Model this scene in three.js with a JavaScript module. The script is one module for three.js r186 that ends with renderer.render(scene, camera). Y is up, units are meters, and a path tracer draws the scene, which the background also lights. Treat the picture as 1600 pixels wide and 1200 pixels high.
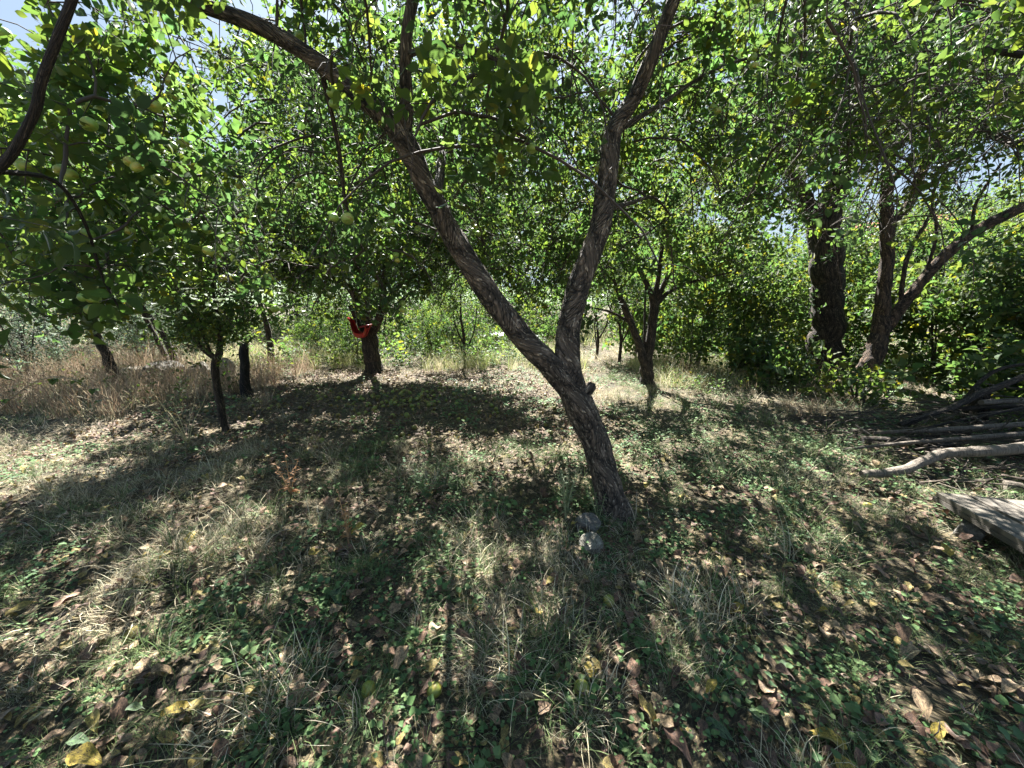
import * as THREE from 'three';
import { ImprovedNoise } from 'three/addons/math/ImprovedNoise.js';

// ---------------------------------------------------------------- camera, sky, sun, exposure
const scene = new THREE.Scene();
const camera = new THREE.PerspectiveCamera(90, 4 / 3, 0.05, 900);
camera.position.set(0, 1.6, 0);
camera.lookAt(0, 1.6 - Math.tan(12.2 * Math.PI / 180), -1);

const SUN = new THREE.Vector3(-0.09, 0.775, -0.625).normalize();
const sky = (() => {                                        // clear late-summer sky: pale at the horizon, bluer overhead, a glow round the sun
  const W = 512, H = 256, d = new Float32Array(W * H * 4);
  for (let j = 0; j < H; j++) for (let i = 0; i < W; i++) {
    const e = ((j + 0.5) / H - 0.5) * Math.PI, a = ((i + 0.5) / W - 0.5) * 2 * Math.PI, x = Math.cos(a) * Math.cos(e), y = Math.sin(e), z = Math.sin(a) * Math.cos(e);
    const k = Math.pow(Math.max(0, y), 0.55), ang = Math.acos(Math.min(1, x * SUN.x + y * SUN.y + z * SUN.z)) * 180 / Math.PI, g = Math.exp(-Math.pow(ang / 24, 2)) * 0.12 + Math.exp(-ang / 60) * 0.025, o = (j * W + i) * 4;
    d[o] = 0.11 + (0.02 - 0.11) * k + g; d[o + 1] = 0.135 + (0.044 - 0.135) * k + g * 0.99; d[o + 2] = 0.157 + (0.088 - 0.157) * k + g * 0.97; d[o + 3] = 1;
  }
  const t = new THREE.DataTexture(d, W, H, THREE.RGBAFormat, THREE.FloatType);
  t.mapping = THREE.EquirectangularReflectionMapping; t.magFilter = t.minFilter = THREE.LinearFilter; t.wrapS = THREE.RepeatWrapping; t.needsUpdate = true;
  return t;
})();
scene.background = sky;
scene.environment = sky;
const sun = new THREE.DirectionalLight(new THREE.Color(1, 0.98, 0.94), 5);
sun.name = 'sun';
sun.position.copy(SUN).multiplyScalar(60);
sun.target.position.set(0, 0, -5);
sun.position.add(sun.target.position);
sun.castShadow = true;
sun.shadow.radius = 0.7;
sun.shadow.mapSize.set(4096, 4096);
Object.assign(sun.shadow.camera, { left: -25, right: 25, top: 25, bottom: -25, near: 1, far: 150 });
scene.add(sun, sun.target);

const renderer = new THREE.WebGLRenderer({ antialias: true });
renderer.toneMapping = THREE.LinearToneMapping;
renderer.toneMappingExposure = 7.6;
renderer.shadowMap.enabled = true;

// ---------------------------------------------------------------- helpers
let seedState = 1;
const setSeed = (s) => { seedState = s | 0; };
function rnd() { seedState = (seedState + 0x6d2b79f5) | 0; let t = Math.imul(seedState ^ (seedState >>> 15), 1 | seedState); t = (t + Math.imul(t ^ (t >>> 7), 61 | t)) ^ t; return ((t ^ (t >>> 14)) >>> 0) / 4294967296; }
const rr = (a, b) => a + (b - a) * rnd();
const pick = (a) => a[Math.floor(rnd() * a.length)];
const V = (x, y, z) => new THREE.Vector3(x, y, z);
const rv = () => { const v = V(); do v.set(rr(-1, 1), rr(-1, 1), rr(-1, 1)); while (v.lengthSq() > 1 || v.lengthSq() < 0.01); return v.normalize(); };
const perlin = new ImprovedNoise();
const nz = (x, y, z = 0.5) => perlin.noise(x, y, z);
const fbm = (x, y, z = 0.5) => nz(x, y, z) * 0.55 + nz(x * 2.1, y * 2.1, z + 3) * 0.3 + nz(x * 4.3, y * 4.3, z + 7) * 0.15;
const smooth = (a, b, x) => { const t = Math.min(1, Math.max(0, (x - a) / (b - a))); return t * t * (3 - 2 * t); };
const C = (r, g, b) => new THREE.Color().setRGB(r, g, b);

const counts = {};
const numbered = (n) => { const k = counts[n] = (counts[n] ?? -1) + 1; return k ? n + '_' + String(k).padStart(3, '0') : n; };
function shade(o) { o.castShadow = true; o.receiveShadow = true; return o; }
function tag(o, label, category, group, kind) { if (label) o.userData.label = label; if (category) o.userData.category = category; if (group) o.userData.group = group; if (kind) o.userData.kind = kind; return o; }
function thing(name, label, category, p = [0, 0, 0], group) { const g = new THREE.Group(); g.name = numbered(name); g.position.set(...p); scene.add(g); return tag(g, label, category, group); }
function part(parent, name, geo, mat, kind) { const m = shade(new THREE.Mesh(geo, mat)); m.name = name; if (kind) m.userData.kind = kind; parent.add(m); return m; }
function mass(parent, name, geo, mat, items) {            // many copies of one piece as one part
  const im = shade(new THREE.InstancedMesh(geo, mat, Math.max(1, items.length)));
  im.count = items.length;
  items.forEach((it, i) => { im.setMatrixAt(i, it.m); im.setColorAt(i, it.c); });
  im.name = name; im.userData.kind = 'stuff'; parent.add(im); return im;
}

// ground height: nearly level, uneven, sinking a little beyond the orchard
const gh = (x, z) => 0.05 * fbm(x * 0.7, z * 0.7, 1.3) + 0.02 * nz(x * 3.1, z * 3.1, 4.2) + 0.12 * nz(x * 0.12, z * 0.12, 9.1) * smooth(4, 12, Math.hypot(x, z));

// ---------------------------------------------------------------- textures
function dataTex(w, h, f, srgb) {
  const d = new Uint8Array(w * h * 4);
  for (let y = 0; y < h; y++) for (let x = 0; x < w; x++) { const c = f(x / w, y / h); for (let k = 0; k < 3; k++) d[(y * w + x) * 4 + k] = Math.max(0, Math.min(255, c[k] * 255)); d[(y * w + x) * 4 + 3] = 255; }
  const t = new THREE.DataTexture(d, w, h);
  t.wrapS = t.wrapT = THREE.RepeatWrapping; t.magFilter = THREE.LinearFilter; t.minFilter = THREE.LinearMipmapLinearFilter; t.generateMipmaps = true;
  if (srgb) t.colorSpace = THREE.SRGBColorSpace;
  t.needsUpdate = true;
  return t;
}
// noise that repeats over the unit square (on a torus walk through 3-D noise)
const tn = (u, v, fu, fv, s) => { const a = u * 2 * Math.PI, b = v * 2 * Math.PI, R = fu / 6.283, Q = fv / 6.283; return perlin.noise(Math.cos(a) * R + s, Math.sin(a) * R + Math.cos(b) * Q + s * 1.7, Math.sin(b) * Q - s); };
const barkH = (u, v) => {                                   // scaly plates between cracks, smoother in places
  const w = tn(u, v, 5, 4, 2.1) * 0.09, w2 = tn(u, v, 7, 6, 41.3) * 0.09, calm = smooth(-0.1, 0.3, tn(u, v, 6, 5, 27.7));
  const crack = Math.min(1, Math.abs(tn(u + w, v + w2, 21, 11, 5.5)) * 5) * Math.min(1, Math.abs(tn(u + w2, v + w, 13, 19, 31.5)) * 6);
  return (crack * (1 - 0.7 * calm) + 0.6 * calm) * 0.75 + tn(u, v, 40, 34, 11.5) * 0.28 + tn(u, v, 100, 80, 3.3) * 0.25;
};
const barkBump = dataTex(512, 512, (u, v) => { const h = 0.2 + 0.65 * barkH(u, v); return [h, h, h]; });
const barkCol = dataTex(512, 512, (u, v) => {
  const h = barkH(u, v), n = tn(u, v, 9, 6, 8.8), n2 = tn(u, v, 30, 24, 18.8), l = smooth(0.12, 0.34, tn(u, v, 20, 16, 15.2)) * smooth(0.3, 0.8, h);
  const k = 0.42 + 0.38 * h + 0.42 * n + 0.3 * n2;
  return [0.64 * k + 0.27 * l, 0.585 * k + 0.28 * l, 0.53 * k + 0.26 * l];
}, true);
const soilTex = dataTex(1024, 1024, (u, v) => {
  const a = tn(u, v, 8, 8, 1.5), b = tn(u, v, 40, 40, 4.5), c = tn(u, v, 160, 160, 6.5), d = Math.abs(tn(u, v, 120, 50, 12.5)), e = Math.abs(tn(u, v, 50, 130, 17.5));
  const straw = smooth(0.06, 0.0, d) * 0.3 + smooth(0.06, 0.0, e) * 0.3;
  const k = 0.33 + 0.14 * a + 0.13 * b + 0.16 * c + straw;
  return [k * 1.0, k * 0.9, k * 0.7];
}, true);
const soilBump = dataTex(512, 512, (u, v) => { const k = 0.5 + 0.3 * tn(u, v, 30, 30, 2.5) + 0.35 * tn(u, v, 100, 100, 9.5); return [k, k, k]; });
const woodTex = dataTex(512, 512, (u, v) => {
  const g = tn(u, v, 3, 70, 3.5) * 0.5 + tn(u, v, 6, 170, 8.5) * 0.5, s = smooth(0.25, 0.5, tn(u, v, 8, 12, 14.5));
  const k = 0.68 + 0.3 * g - 0.16 * s; return [k, k * 0.95, k * 0.88];
}, true);
const woodBump = dataTex(512, 512, (u, v) => { const k = 0.5 + 0.5 * tn(u, v, 5, 150, 8.5); return [k, k, k]; });
const stoneBump = dataTex(256, 256, (u, v) => { const k = 0.5 + 0.4 * tn(u, v, 14, 14, 2.9) + 0.3 * tn(u, v, 50, 50, 7.7); return [k, k, k]; });
const stoneCol = dataTex(256, 256, (u, v) => { const k = 0.78 + 0.3 * tn(u, v, 9, 9, 4.1) + 0.2 * tn(u, v, 45, 45, 5.7); return [k, k * 0.98, k * 0.93]; }, true);
const appleCol = dataTex(256, 256, (u, v) => {
  const b = smooth(0.05, 0.4, tn(u, v, 4, 3, 6.1)), s = smooth(0.34, 0.42, tn(u, v, 60, 60, 9.9)), br = smooth(0.46, 0.6, tn(u, v, 6, 6, 22.2));
  return [0.70 + 0.14 * b + 0.1 * s - 0.1 * br, 0.76 + 0.03 * b + 0.06 * s - 0.14 * br, 0.40 + 0.02 * b + 0.15 * s - 0.1 * br];
}, true);
const dryTex = dataTex(256, 256, (u, v) => {           // veins and blotches of a dead leaf, u across, v along
  const rib = smooth(0.035, 0.0, Math.abs(u - 0.5)), side = smooth(0.12, 0.0, Math.abs(((v * 7 - Math.abs(u - 0.5) * 5) % 1 + 1) % 1 - 0.5)) * 0.5;
  const n = tn(u, v, 9, 9, 3.7), sp = smooth(0.25, 0.4, tn(u, v, 30, 30, 12.1));
  const k = 0.74 + 0.3 * n + 0.16 * rib + 0.12 * side - 0.4 * sp; return [k, k * 0.98, k * 0.94];
}, true);

// ---------------------------------------------------------------- materials
const bark = (r, g, b, bump = 0.012) => new THREE.MeshStandardMaterial({ color: C(r, g, b), map: barkCol, bumpMap: barkBump, bumpScale: bump, roughness: 0.95, vertexColors: false });
const M = {
  appleBark: bark(0.62, 0.58, 0.54, 0.03), darkBark: bark(0.24, 0.21, 0.185, 0.03), brownBark: bark(0.4, 0.3, 0.22, 0.03), greyBark: bark(0.5, 0.46, 0.42, 0.01),
  twig: new THREE.MeshStandardMaterial({ color: C(0.055, 0.042, 0.033), roughness: 0.9 }),
  charred: bark(0.07, 0.065, 0.06, 0.012),
  leaf: new THREE.MeshPhysicalMaterial({ color: C(1, 1, 1), vertexColors: true, roughness: 0.95, transmission: 0.72, thickness: 0, specularIntensity: 0.35, clearcoat: 0.2, clearcoatRoughness: 0.28, side: THREE.DoubleSide }),
  grass: new THREE.MeshPhysicalMaterial({ color: C(1, 1, 1), vertexColors: true, roughness: 0.95, transmission: 0.3, thickness: 0, specularIntensity: 0.5, clearcoat: 0.1, clearcoatRoughness: 0.45, side: THREE.DoubleSide }),
  apple: new THREE.MeshPhysicalMaterial({ map: appleCol, color: C(0.8, 0.86, 0.62), roughness: 0.42, clearcoat: 0.25, clearcoatRoughness: 0.3 }),
  stone: new THREE.MeshStandardMaterial({ color: C(0.17, 0.165, 0.16), map: stoneCol, bumpMap: stoneBump, bumpScale: 0.01, roughness: 0.95 }),
  paleStone: new THREE.MeshStandardMaterial({ color: C(0.3, 0.29, 0.26), map: stoneCol, bumpMap: stoneBump, bumpScale: 0.015, roughness: 0.95 }),
  plank: new THREE.MeshStandardMaterial({ color: C(0.26, 0.25, 0.235), map: woodTex, bumpMap: woodBump, bumpScale: 0.004, roughness: 0.9 }),
  plankB: new THREE.MeshStandardMaterial({ color: C(0.33, 0.315, 0.29), map: woodTex, bumpMap: woodBump, bumpScale: 0.004, roughness: 0.9 }),
  deadWood: new THREE.MeshStandardMaterial({ color: C(0.36, 0.33, 0.3), map: woodTex, bumpMap: barkBump, bumpScale: 0.01, roughness: 0.92 }), deadDark: bark(0.2, 0.18, 0.165, 0.014),
  red: new THREE.MeshPhysicalMaterial({ color: C(0.5, 0.012, 0.018), map: stoneCol, roughness: 0.45, clearcoat: 0.2, clearcoatRoughness: 0.3, side: THREE.DoubleSide }),
  rope: new THREE.MeshStandardMaterial({ color: C(0.3, 0.28, 0.25), roughness: 0.9 }),
  roofRed: new THREE.MeshStandardMaterial({ color: C(0.42, 0.12, 0.08), roughness: 0.9 }),
  plaster: new THREE.MeshStandardMaterial({ color: C(0.6, 0.57, 0.5), roughness: 0.9 }),
  metalRoof: new THREE.MeshStandardMaterial({ color: C(0.45, 0.47, 0.5), roughness: 0.5, metalness: 0.3 }),
  darkBoard: new THREE.MeshStandardMaterial({ color: C(0.07, 0.06, 0.05), map: woodTex, roughness: 0.9 }),
  glass: new THREE.MeshPhysicalMaterial({ color: C(0.03, 0.035, 0.04), roughness: 0.1 }),
};

// ---------------------------------------------------------------- geometry builders
class GB {                                                // collects triangles for ONE mesh
  constructor() { this.p = []; this.n = []; this.u = []; this.c = []; this.i = []; }
  get count() { return this.p.length / 3; }
  geo(colors = false) {
    const g = new THREE.BufferGeometry();
    g.setAttribute('position', new THREE.Float32BufferAttribute(this.p, 3));
    g.setAttribute('uv', new THREE.Float32BufferAttribute(this.u, 2));
    if (colors) g.setAttribute('color', new THREE.Float32BufferAttribute(this.c, 3));
    g.setIndex(this.i);
    if (this.n.length) g.setAttribute('normal', new THREE.Float32BufferAttribute(this.n, 3)); else g.computeVertexNormals();
    return g;
  }
}
// a round, tapering, uneven tube along points; u round it, v along it, both in half-metres or so
function tube(gb, pts, rad, sides, o = {}) {
  const n = pts.length, t = V(), up = V(), nx = V(), ny = V(), base = gb.count, amp = o.amp ?? 0, f = o.freq ?? 3, sd = o.seed ?? 0, uvs = o.uv ?? 1.6;
  let len = 0;
  for (let i = 0; i < n; i++) {
    t.copy(pts[Math.min(n - 1, i + 1)]).sub(pts[Math.max(0, i - 1)]).normalize();
    if (i === 0) { up.set(Math.abs(t.y) > 0.9 ? 1 : 0, Math.abs(t.y) > 0.9 ? 0 : 1, 0); nx.crossVectors(up, t).normalize(); } else { nx.addScaledVector(t, -nx.dot(t)).normalize(); len += pts[i].distanceTo(pts[i - 1]); }
    ny.crossVectors(t, nx);
    const per = Math.max(1, Math.round(rad[0] * 2 * Math.PI * uvs));
    for (let k = 0; k <= sides; k++) {
      const a = (k % sides) / sides * Math.PI * 2, ca = Math.cos(a), sa = Math.sin(a);
      let r = rad[i];
      if (amp) r *= 1 + amp * (nz(ca * 0.8 + sd, sa * 0.8, len * f) + 0.6 * nz(ca * 2.2 + sd, sa * 2.2, len * f * 1.6 + 5) + (o.flute ?? 0) * nz(ca * 4.5 + sd, sa * 4.5, len * 1.1 + 9));
      const dx = nx.x * ca + ny.x * sa, dy = nx.y * ca + ny.y * sa, dz = nx.z * ca + ny.z * sa;
      gb.p.push(pts[i].x + dx * r, pts[i].y + dy * r, pts[i].z + dz * r);
      gb.n.push(dx, dy, dz);
      gb.u.push(k / sides * per, len * uvs);
      if (o.color) gb.c.push(...o.color);
    }
  }
  const w = sides + 1;
  for (let i = 0; i < n - 1; i++) for (let k = 0; k < sides; k++) { const a = base + i * w + k; gb.i.push(a, a + 1, a + w, a + 1, a + w + 1, a + w); }
  for (const [row, q] of [[0, pts[0]], [n - 1, pts[n - 1]]]) {
    if (row === 0 && !o.capStart) continue;
    if (row !== 0 && !o.cap) continue;
    const c = gb.count; t.copy(pts[Math.min(n - 1, row + 1)]).sub(pts[Math.max(0, row - 1)]).normalize().multiplyScalar(row ? 1 : -1);
    gb.p.push(q.x, q.y, q.z); gb.n.push(t.x, t.y, t.z); gb.u.push(0, 0); if (o.color) gb.c.push(...o.color);
    const ring = gb.count;
    for (let k = 0; k < w; k++) { const s = base + row * w + k; gb.p.push(gb.p[s * 3], gb.p[s * 3 + 1], gb.p[s * 3 + 2]); gb.n.push(t.x, t.y, t.z); gb.u.push(Math.cos(k / sides * 6.283) * 0.1, Math.sin(k / sides * 6.283) * 0.1); if (o.color) gb.c.push(...o.color); }
    for (let k = 0; k < sides; k++) row ? gb.i.push(c, ring + k, ring + k + 1) : gb.i.push(c, ring + k + 1, ring + k);
  }
}
function spline(raw, step) {                              // raw: [x, y, z, radius]; returns {pts, rad}
  const cv = new THREE.CatmullRomCurve3(raw.map((q) => V(q[0], q[1], q[2])), false, 'centripetal');
  const n = Math.max(3, Math.round(cv.getLength() / step)), pts = [], rad = [];
  for (let i = 0; i <= n; i++) { const u = i / n, f = u * (raw.length - 1), k = Math.min(raw.length - 2, Math.floor(f)); pts.push(cv.getPoint(u)); rad.push(raw[k][3] + (raw[k + 1][3] - raw[k][3]) * (f - k)); }
  return { pts, rad };
}
function limbGeo(raw, sides, step, o = {}) {              // a bark-covered limb with true relief
  const { pts, rad } = spline(raw, step), gb = new GB();
  for (let i = 1; i < pts.length - 1; i++) { const w = (o.wob ?? 0.25) * rad[i]; pts[i].x += w * nz(i * step * 4, o.seed ?? 0, 1.1); pts[i].z += w * nz(i * step * 4, o.seed ?? 0, 7.1); }
  tube(gb, pts, rad, sides, { amp: 0.16, freq: 5, flute: 0.5, cap: true, ...o });
  gb.n.length = 0;
  const g = gb.geo(), nn = g.attributes.normal, w = sides + 1;   // close the seam of the computed normals
  for (let i = 0; i < pts.length; i++) { const a = i * w, b = a + sides, x = nn.getX(a) + nn.getX(b), y = nn.getY(a) + nn.getY(b), z = nn.getZ(a) + nn.getZ(b), l = Math.hypot(x, y, z) || 1; nn.setXYZ(a, x / l, y / l, z / l); nn.setXYZ(b, x / l, y / l, z / l); }
  return g;
}
// a leaf blade along +Y, folded on its midrib and curling; written into gb through matrix m
const _v = V();
function blade(gb, m, L, W, o = {}) {
  const rows = o.rows ?? 4, base = gb.count, fold = o.fold ?? 0.35, curl = o.curl ?? 0.3, wave = o.wave ?? 0, cup = o.cup ?? 0, col = o.color ?? [1, 1, 1];
  for (let i = 0; i <= rows; i++) {
    const t = i / rows, w = W * 0.5 * Math.pow(Math.sin(Math.PI * Math.pow(t, o.shape ?? 0.8)), 0.8) * (i === 0 || i === rows ? 0 : 1) , y = L * (t - curl * curl * t * t * t * 0.3), z = -curl * L * t * t;
    const list = i === 0 || i === rows ? [0] : [-1, 0, 1];
    for (const s of list) {
      const zz = z + Math.abs(s) * w * fold + (wave ? wave * W * Math.sin(t * 9 + s * 2.1 + (o.ph ?? 0)) * Math.abs(s) : 0) + cup * s * w;
      _v.set(s * w, y, zz).applyMatrix4(m); gb.p.push(_v.x, _v.y, _v.z); gb.u.push(0.5 + s * 0.5, t); gb.c.push(...col);
    }
  }
  const id = (i, s) => i === 0 ? base : i === rows ? base + 1 + (rows - 1) * 3 : base + 1 + (i - 1) * 3 + s;
  for (let i = 0; i < rows; i++) {
    if (i === 0) gb.i.push(id(0), id(1, 1), id(1, 0), id(0), id(1, 2), id(1, 1));
    else if (i === rows - 1) gb.i.push(id(i, 0), id(i, 1), id(rows), id(i, 1), id(i, 2), id(rows));
    else for (const s of [0, 1]) gb.i.push(id(i, s), id(i, s + 1), id(i + 1, s), id(i, s + 1), id(i + 1, s + 1), id(i + 1, s));
  }
}
const basis = (p, y, z, s = 1) => {                        // a matrix with its +Y along y, +Z near z
  const Y = y.clone().normalize(), X = V().crossVectors(Y, z).normalize(); if (!(X.lengthSq() > 0.1)) X.crossVectors(Y, V(0.3, 0.2, 0.9)).normalize();
  const Z = V().crossVectors(X, Y); return new THREE.Matrix4().makeBasis(X, Y, Z).scale(V(s, s, s)).setPosition(p);
};

// twigs with leaves: the unit that crowns are made of. Each keeps the places of its leaves.
function makeSprig(seed, o) {
  setSeed(seed);
  const gb = new GB(), L = o.len, leaves = [], dir = V(0, 1, 0), p = V(0, 0, 0), pts = [V(0, 0, 0)];
  for (let i = 1; i <= 4; i++) { dir.add(V(rr(-0.25, 0.25), 0, rr(-0.25, 0.25))).normalize(); p.addScaledVector(dir, L / 4); pts.push(p.clone()); }
  const cv = new THREE.CatmullRomCurve3(pts), wood = new GB();
  tube(wood, pts, pts.map((_, i) => (o.twigR ?? 0.0022) * (1 - i * 0.18)), 3, { color: [1, 1, 1] });
  for (let k = 0; k < o.n; k++) {
    const t = 0.12 + 0.88 * (k + rnd() * 0.6) / o.n, q = cv.getPoint(Math.min(1, t)), a = k * 2.4 + rr(-0.5, 0.5);
    const out = V(Math.cos(a), 0.45 + rr(-0.3, 0.5), Math.sin(a)).normalize().addScaledVector(rv(), 0.35).normalize();
    const s = rr(0.45, 1.3), face = V(rr(-0.6, 0.6), 1, rr(-0.6, 0.6));
    q.addScaledVector(out, (o.spread ?? 0.02) * rr(0.6, 1.4));
    const m = basis(q, out, face, s), br = rr(0.75, 1.25), yl = rnd() < 0.035 ? 1 : 0;
    const col = [br * (yl ? 2.1 : rr(0.85, 1.15)), br * (yl ? 1.35 : 1), br * (yl ? 0.6 : rr(0.8, 1.2))];
    leaves.push({ m, col });
    blade(gb, m, o.leafL, o.leafW, { rows: o.rows ?? 4, fold: rr(0.15, 0.6), curl: rr(0.05, 0.5), wave: o.wave ?? 0.05, ph: rnd() * 6, color: col, shape: o.shape ?? 0.8 });
  }
  return { geo: gb.geo(true), wood: wood.geo(true), leaves };
}
const SPRIGS = {
  apple: [11, 12, 13, 14, 15].map((s) => makeSprig(s, { len: 0.26, n: 19, leafL: 0.056, leafW: 0.032, spread: 0.026 })),
  small: [21, 22, 23, 24].map((s) => makeSprig(s, { len: 0.3, n: 18, leafL: 0.055, leafW: 0.03, spread: 0.03, rows: 3 })),
  broad: [31, 32, 33, 34].map((s) => makeSprig(s, { len: 0.42, n: 13, leafL: 0.11, leafW: 0.068, spread: 0.05, shape: 0.7 })),
  cluster: [41, 42, 43, 44].map((s) => makeSprig(s, { len: 0.7, n: 34, leafL: 0.1, leafW: 0.062, spread: 0.17, rows: 3, twigR: 0.004 })),
  narrow: [51, 52, 53].map((s) => makeSprig(s, { len: 0.5, n: 26, leafL: 0.075, leafW: 0.02, spread: 0.03, rows: 3 })),
};
const GREENS = {                                            // leaf colours by kind of plant
  apple: [[0.082, 0.144, 0.027], [0.066, 0.124, 0.030], [0.108, 0.160, 0.023], [0.060, 0.109, 0.030]],
  wood: [[0.094, 0.153, 0.027], [0.075, 0.136, 0.030], [0.119, 0.167, 0.027], [0.066, 0.121, 0.030]],
  grey: [[0.099, 0.134, 0.087], [0.087, 0.121, 0.074]],
};
const leafGeo = (() => { const gs = []; for (let k = 0; k < 5; k++) { const gb = new GB(); setSeed(70 + k); blade(gb, new THREE.Matrix4(), 0.058, 0.034, { rows: 6, fold: rr(0.2, 0.55), curl: rr(0.05, 0.5), wave: 0.07, ph: k, color: [1, 1, 1] }); gs.push(gb.geo(true)); } return gs; })();
const leafMats = [[0.085, 0.135, 0.02], [0.07, 0.12, 0.022], [0.12, 0.16, 0.018], [0.062, 0.108, 0.022], [0.2, 0.215, 0.025], [0.095, 0.145, 0.024]].map((c) => { const m = M.leaf.clone(); m.color = C(...c); return m; });
const appleGeo = (() => {
  const pr = []; for (let i = 0; i <= 10; i++) { const a = i / 10 * Math.PI, d = 1 - 0.34 * Math.exp(-Math.pow(a / 0.42, 2)) - 0.22 * Math.exp(-Math.pow((Math.PI - a) / 0.4, 2)); pr.push(new THREE.Vector2(Math.max(0.0001, Math.sin(a) * (1 + 0.06 * Math.cos(a))), -Math.cos(a) * 0.9 * d)); }
  pr.reverse();
  const g = new THREE.LatheGeometry(pr.reverse(), 12); return g;
})();

// grow thin branches from the limbs into the crown: every twig end joins the nearest wood
function grow(o) {
  setSeed(o.seed);
  const nodes = [];                                        // {p, len, par, dir, r}
  for (const L of o.limbs) {
    const { pts, rad } = spline(L, o.nodeStep ?? 0.12);
    pts.forEach((p, i) => { if (p.y > (o.freeBelow ?? 1.2) && rad[i] < (o.maxAttach ?? 1)) nodes.push({ p, len: 0, par: null, dir: pts[Math.min(i + 1, pts.length - 1)].clone().sub(pts[Math.max(0, i - 1)]).normalize(), r: rad[i], limb: true }); });
  }
  const at = [];
  for (const b of o.blobs) {
    const [cx, cy, cz, rx, ry, rz, n] = b, gap = (o.gap ?? 0.5) * Math.cbrt(rx * ry * rz / n);
    let tries = 0, got = 0;
    while (got < n && tries++ < n * 12) {
      const d = rv().multiplyScalar(Math.pow(rnd(), 0.42)), p = V(cx + d.x * rx, cy + d.y * ry, cz + d.z * rz);
      if (p.y < (o.floor ?? 0.25) || (o.keep && !o.keep(p))) continue;
      if (at.some((q) => q.distanceToSquared(p) < gap * gap)) continue;
      at.push(p); got++;
    }
  }
  const best = at.map(() => ({ c: Infinity, n: null })), w = o.pathWeight ?? 0.3;
  const relax = (nd) => { for (let k = 0; k < at.length; k++) { if (!best[k]) continue; const c = at[k].distanceTo(nd.p) + w * nd.len; if (c < best[k].c) { best[k].c = c; best[k].n = nd; } } };
  nodes.forEach(relax);
  const edges = [];
  for (let it = 0; it < at.length; it++) {
    let b = -1, bc = Infinity;
    for (let k = 0; k < at.length; k++) if (best[k] && best[k].c < bc) { bc = best[k].c; b = k; }
    const n = best[b].n, p = at[b]; best[b] = null;
    const d = p.clone().sub(n.p), len = d.length(), mid = n.p.clone().addScaledVector(d, 0.5).addScaledVector(n.dir, 0.16 * len).addScaledVector(rv(), 0.1 * len);
    mid.y += (o.arch ?? 0.06) * len;
    const m = { p: mid, len: n.len + len * 0.5, par: n, dir: d.clone().normalize(), r: 0, kids: 0 };
    const e = { p, len: n.len + len, par: m, dir: p.clone().sub(mid).normalize(), r: 0, kids: 0 };
    nodes.push(m, e); edges.push(e); relax(m); relax(e);
  }
  const tip = o.tip ?? 0.003, pw = 2.3;                       // thickness from what a branch carries
  for (let k = nodes.length - 1; k >= 0; k--) { const nd = nodes[k]; if (nd.limb) continue; nd.s = (nd.s ?? 0) + (nd.s ? 0 : Math.pow(tip, pw)); nd.r = Math.pow(nd.s, 1 / pw); if (nd.par && !nd.par.limb) nd.par.s = (nd.par.s ?? 0) + nd.s; }
  const gb = new GB();
  for (const e of edges) {
    const m = e.par, n = m.par, r0 = n.limb ? Math.min(n.r * 0.7, m.r * 1.35) : Math.min(n.r, m.r * 1.25), P = [];
    const cv = new THREE.CatmullRomCurve3([n.p, m.p, e.p]);
    const sg = m.r > 0.012 ? 6 : 4; for (let i = 0; i <= sg; i++) { const q = cv.getPoint(i / sg); if (i && i < sg) q.addScaledVector(rv(), (o.knobby ?? 0.02) * e.p.distanceTo(n.p)); P.push(q); }
    tube(gb, P, P.map((_, i) => { const t = i / sg; return t < 0.5 ? r0 + (m.r - r0) * t * 2 : m.r + (e.r - m.r) * (t * 2 - 1); }), m.r > 0.02 ? 7 : m.r > 0.008 ? 5 : 4, { uv: 1.6 });
  }
  for (let k = 0; k < (o.drops ?? 0); k++) {                 // long bare twigs that hang down
    const e = pick(edges), L = rr(0.35, o.dropLen ?? 1.1), d = V(e.dir.x, 0.1, e.dir.z).addScaledVector(rv(), 0.5), P = [e.p.clone()], q = e.p.clone(), n = 8; d.y = Math.min(d.y, 0.2); d.normalize();
    for (let i = 0; i < n; i++) { d.y -= 0.28; d.addScaledVector(rv(), 0.22).normalize(); q.addScaledVector(d, L / n); if (q.y < (o.dropFloor ?? 1.5) || q.z > (o.dropFront ?? 99)) break; P.push(q.clone()); }
    if (P.length < 4) continue;
    tube(gb, P, P.map((_, i) => 0.0048 * (o.dropR ?? 1) * (1 - 0.75 * i / n)), 4, {});
    for (let i = 2; i < P.length; i++) { const s = V(d.x, rr(-0.7, 0.3), d.z).addScaledVector(rv(), 0.9).normalize(), l = rr(0.06, 0.28); tube(gb, [P[i], P[i].clone().addScaledVector(s, l * 0.5), P[i].clone().addScaledVector(s, l).add(V(0, -l * 0.25, 0))], [0.0028, 0.0022, 0.0012], 3, {}); if (rnd() < (o.dropLeaf ?? 0.35)) edges.push({ p: P[i].clone().addScaledVector(s, l * 0.6), par: { p: P[i] }, dir: s, bare: true }); }
  }
  return { edges, branches: gb };
}
const UP = V(0, 1, 0);
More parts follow.
